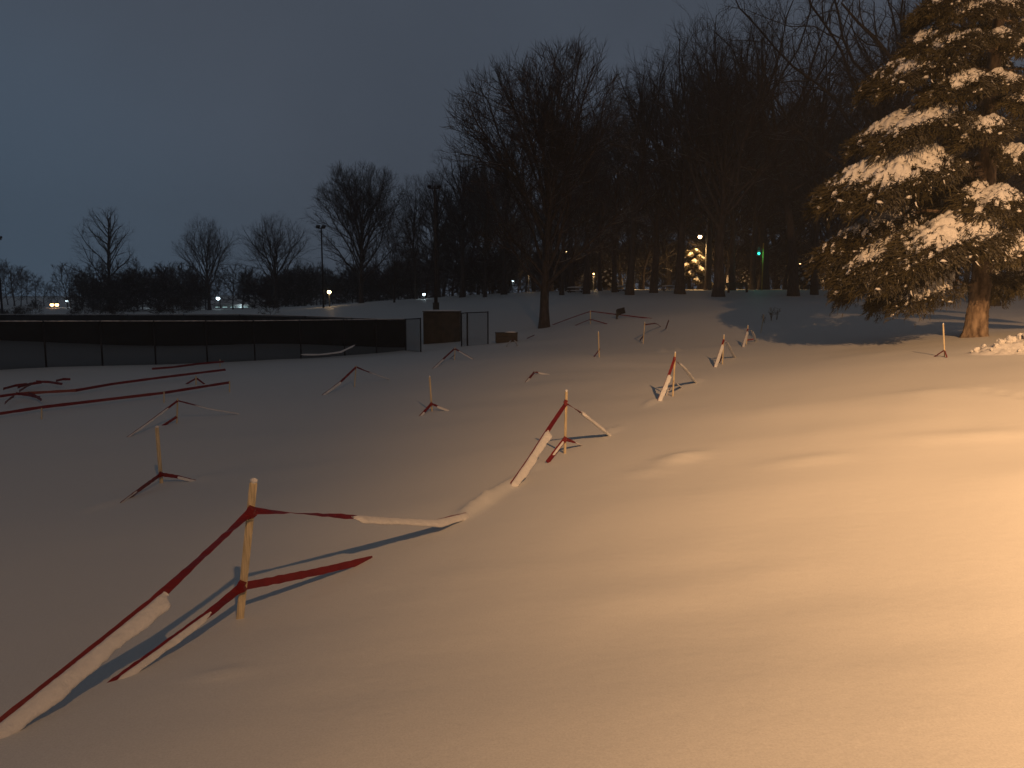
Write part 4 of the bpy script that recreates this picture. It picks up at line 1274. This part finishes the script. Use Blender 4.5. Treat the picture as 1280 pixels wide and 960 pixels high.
lamp_post(272.5, 373, 125, 'bright white lamp in front of the lit pavilion', M['e_white'], 14, WHITE, .36)
lamp_post(411.5, 365, 78, 'warm lamp glowing at the foot of the two-headed light mast', M['e_warm'], 12, WARM, .24)
lamp_post(530, 368, 82, 'small white lamp on the slope left of the dark pole', M['e_white'], 3, WHITE, .18)
lamp_post(641, 351, 110, 'small cool white lamp seen left of the lone tree trunk', M['e_white'], 15, WHITE, .2)
lamp_post(661, 341, 104, 'faint orange lamp among branches just left of the lone trunk', M['e_hot'], 40, WARM, .14)
lamp_post(708, 315, 104, 'small warm lamp high among the trunks right of the lone tree', M['e_warm'], 1100, WARM, .2, down=(.4, -.9, -2.4))
lamp_post(875, 296, 85, 'bright warm lamp with a short arm above the lit snowy bush', M['e_warm'], 1800, (1, .55, .2), .26, arm=-.7, down=(0, 2.2, -3.0))
lamp_post(788, 338, 100, 'added lamp hidden behind the thick sixth trunk to light the wood from within', M['e_hot'], 1500, WARM, .16, down=(.2, -.6, -1.2))  # added out of sight to light the wood from within
lamp_post(742, 342, 108, 'small amber lamp added for the glow between the third and fourth trunks of the wood', M['e_hot'], 500, WARM, .10)  # added to give the trunks here an amber glow
lamp_post(899, 340, 96, 'added lamp hidden behind the stout trunk right of the lit bush to light the wood', M['e_hot'], 1300, WARM, .14, down=(.6, -.6, -1.2))  # helper light put behind the trunk to brighten the wood around it
lamp_post(1000, 330, 96, 'added warm lamp hidden deep in the wood left of the spruce to light the trunks', M['e_hot'], 1200, WARM, .12, down=(.2, -.7, -1.4))  # another unseen lamp, put in to warm the trunks and brush

def mast(px, ytop, ybase, d, label, n=2, off=9):
    g = P(px, ybase, d); g = on_ground(g.x, g.y); h = P(px, ytop, d).z - g.z
    k = d / FPX
    t = tag(empty('light_mast', g), label, 'light mast')
    MB().tube([(0, 0, -.2), (0, 0, h)], [.10, .06], 10).build('pole', M['black'], t, True)
    MB().box((0, 0, h - .1), (off * k * 1.3, .1, .1)).build('crossbar', M['grey'], t)
    for q in range(n):
        x = (q - (n - 1) / 2) * off * k
        MB().box((x, -.15, h + .05), (4.5 * k, .4, 2.4 * k), Matrix.Rotation(.4, 4, 'X')).build('floodlight', M['black'], t)
mast(3, 298, 392, 74, 'unlit two-headed light mast cut by the left edge')
mast(404.5, 284, 388, 76, 'unlit two-headed light mast beside the warm lamp', off=7)
def dark_pole():
    d = 58; g = P(545, 386, d); g = on_ground(g.x, g.y); h = P(545, 232, d).z - g.z
    t = tag(empty('utility_pole', g), 'dark pole on a thick base behind the brown utility box', 'pole')
    MB().tube([(0, 0, -.2), (0, 0, .75)], .24, 12).build('base', M['brown'], t, True)
    MB().tube([(0, 0, .72), (0, 0, h)], [.14, .07], 10).build('shaft', M['bark'], t, True)
    MB().box((0, 0, h - .2), (.9, .08, .08)).build('crossbar', M['black'], t)
    for s in (-1, 1):
        MB().box((s * .36, -.12, h - .05), (.3, .3, .16), Matrix.Rotation(.4, 4, 'X')).build('floodlight', M['black'], t)
dark_pole()

def pavilion():
    d = 142; g = P(290, 388, d); g = on_ground(g.x, g.y)
    t = tag(empty('pavilion', g), 'low pale building with lit windows under a snowy roof, far left', 'building')
    k = d / FPX
    zb = P(290, 391.5, d).z - g.z
    wd, hh = 44 * k, 11 * k
    MB().box((0, 1.6, zb + hh / 2 - .3), (wd, 3, hh + .6)).build('wall', M['siding'], t)
    V = [(-wd / 2 - .3, -.3, zb + hh), (wd / 2 + .3, -.3, zb + hh), (wd / 2 + .3, 1.6, zb + hh + .9), (-wd / 2 - .3, 1.6, zb + hh + .9), (wd / 2 + .3, 3.5, zb + hh), (-wd / 2 - .3, 3.5, zb + hh)]
    MB().add(V, [[0, 1, 2, 3], [3, 2, 4, 5], [0, 5, 4, 1]], [[1, 4, 2], [0, 3, 5]]).build('roof', M['snow_lump'], t)
    for q, x in enumerate((-.40, -.2, .02, .22, .4)):
        f = MB().box((x * wd, .085, zb + hh * .5), (wd * .15, .06, hh * .5)).build('window', M['grey'], t)
        MB().box((x * wd, .045, zb + hh * .5), (wd * .13, .03, hh * .42)).build('pane', M['e_win'], f)
    ld = bpy.data.lights.new('porch_light', 'POINT'); ld.energy = 25; ld.color = WHITE; ld.shadow_soft_size = .15
    lo = bpy.data.objects.new('porch_light', ld); C.objects.link(lo); lo.location = g + Vector((wd * .28, -.6, zb + hh * .8))
pavilion()

def signal():
    d = 83; p = P(948, 317, d); g = on_ground(p.x + .5, p.y)
    t = tag(empty('traffic_signal', g), 'traffic signal showing green through the wood', 'traffic signal')
    h = p.z - g.z
    MB().tube([(0, 0, -.2), (0, 0, h + 1.1)], .07, 8).build('post', M['yellow'], t, True)
    hs = bevel(MB().box((-.5, 0, h + .33), (.36, .3, 1.05)).build('housing', M['black'], t), .03)
    for q, m in enumerate(('e_green', 'off', 'off')):
        MB().ball((-.5, -.16, h + q * .33), (.15, .05, .15)).build('lens', M[m], hs, True)
    MB().box((-.22, 0, h + .33), (.36, .06, .06)).build('bracket', M['black'], t)
    ld = bpy.data.lights.new('signal_light', 'POINT'); ld.energy = 22; ld.color = (.05, .9, .6); ld.shadow_soft_size = .12
    lo = bpy.data.objects.new('signal_light', ld); C.objects.link(lo); lo.location = p + Vector((0, -.45, 0))
signal()

def snowy_bush(px, py, d, rad, hgt, label, seed):
    g = P(px, py, d); g = on_ground(g.x, g.y)
    t = tag(empty('snowy_bush', g), label, 'bush')
    random.seed(seed)
    MB().tube([(0, 0, -.1), (0, 0, hgt * .9)], [.09, .03], 8).build('trunk', M['sprucebark'], t, True)
    n = 24
    for k in range(n):
        f = k / (n - 1)
        az = k * 2.4; L = rad * (1 - .5 * f) * random.uniform(.8, 1.1)
        z = hgt * (.25 + .7 * f)
        put_bough(t, Vector((0, 0, z)), Vector((math.cos(az) * L, math.sin(az) * L, z - .35 * L)))
snowy_bush(866, 363, 87.4, 2.2, 4.8, 'snow-covered bush glowing orange under the bright warm lamp', 2)
snowy_bush(932, 364, 92, 1.0, 2.4, 'small orange-lit bush between trunks left of the traffic signal', 5)
snowy_bush(760, 363, 98, 1.5, 2.8, 'snowy bush low between the trunks, halfway from the lone tree to the lit bush', 8)
snowy_bush(1004, 364, 90, 1.7, 3.2, 'snowy bush in the wood just left of the spruce', 6)

def picnic_table(px, d, label, rz):
    g = P(px, 363, d); g = on_ground(g.x, g.y)
    g.z -= .28
    t = tag(empty('picnic_table', g, rz), label, 'picnic table', 'picnic tables in the wood')
    for k in range(4):
        MB().box((0, -.28 + .187 * k, .74), (1.85, .17, .04)).build('plank', M['drywood'], t)
    for s in (-1, 1):
        MB().box((0, s * .68, .44), (1.85, .26, .04)).build('bench', M['drywood'], t)
        for e in (-1, 1):
            MB().box((s * .65, e * .3, .36), (.06, .1, .86), Matrix.Rotation(e * .5, 4, 'X')).build('leg', M['drywood'], t)
        MB().box((s * .65, 0, .42), (.05, 1.5, .09)).build('brace', M['drywood'], t)
        MB().ball((0, s * .68, .5), (.9, .13, .06), seed=2, rough=.06).build('snow_layer', M['snow_lump'], t, True)
    MB().ball((0, 0, .80), (.92, .38, .10), seed=1, rough=.06).build('snow_layer', M['snow_lump'], t, True)
for px, d, lab, rz in [(720, 78, 'snow-topped picnic table, first right of the lone tree trunk', .2), (777, 78, 'snow-topped picnic table, second right of the lone tree trunk', .5),
                       (838, 79, 'snow-topped picnic table left of the lit snowy bush', .05)]:
    picnic_table(px, d, lab, rz)
def bench():
    g = P(922, 363, 74); g = on_ground(g.x, g.y)
    t = tag(empty('park_bench', g, .1), 'dark park bench between the trunks right of the lit bush', 'bench')
    for k in range(3):
        MB().box((0, -.14 + .14 * k, .45), (2.2, .12, .04)).build('seat_slat', M['green'], t)
        MB().box((0, .24 + .03 * k, .58 + .14 * k), (2.2, .04, .12)).build('back_slat', M['green'], t)
    for s in (-1, 1):
        MB().box((s * .9, 0, .2), (.07, .42, .5)).build('leg', M['black'], t)
        MB().box((s * .9, .27, .6), (.06, .05, .6), Matrix.Rotation(-.15, 4, 'X')).build('back_post', M['black'], t)
bench()

# ================================================================== thin evening haze
def haze():
    m = bpy.data.materials.new('haze'); m.use_nodes = True
    n, l = m.node_tree.nodes, m.node_tree.links
    n.remove(n['Principled BSDF'])
    v = n.new('ShaderNodeVolumePrincipled')
    v.inputs['Color'].default_value = (.92, .94, .97, 1); v.inputs['Density'].default_value = 0.0011
    l.new(v.outputs['Volume'], n['Material Output'].inputs['Volume'])
    o = MB().box((0, 0, 20), (800, 800, 50)).build('haze', m)
    tag(o, 'thin evening haze over the whole park', 'haze', kind='stuff')
haze()
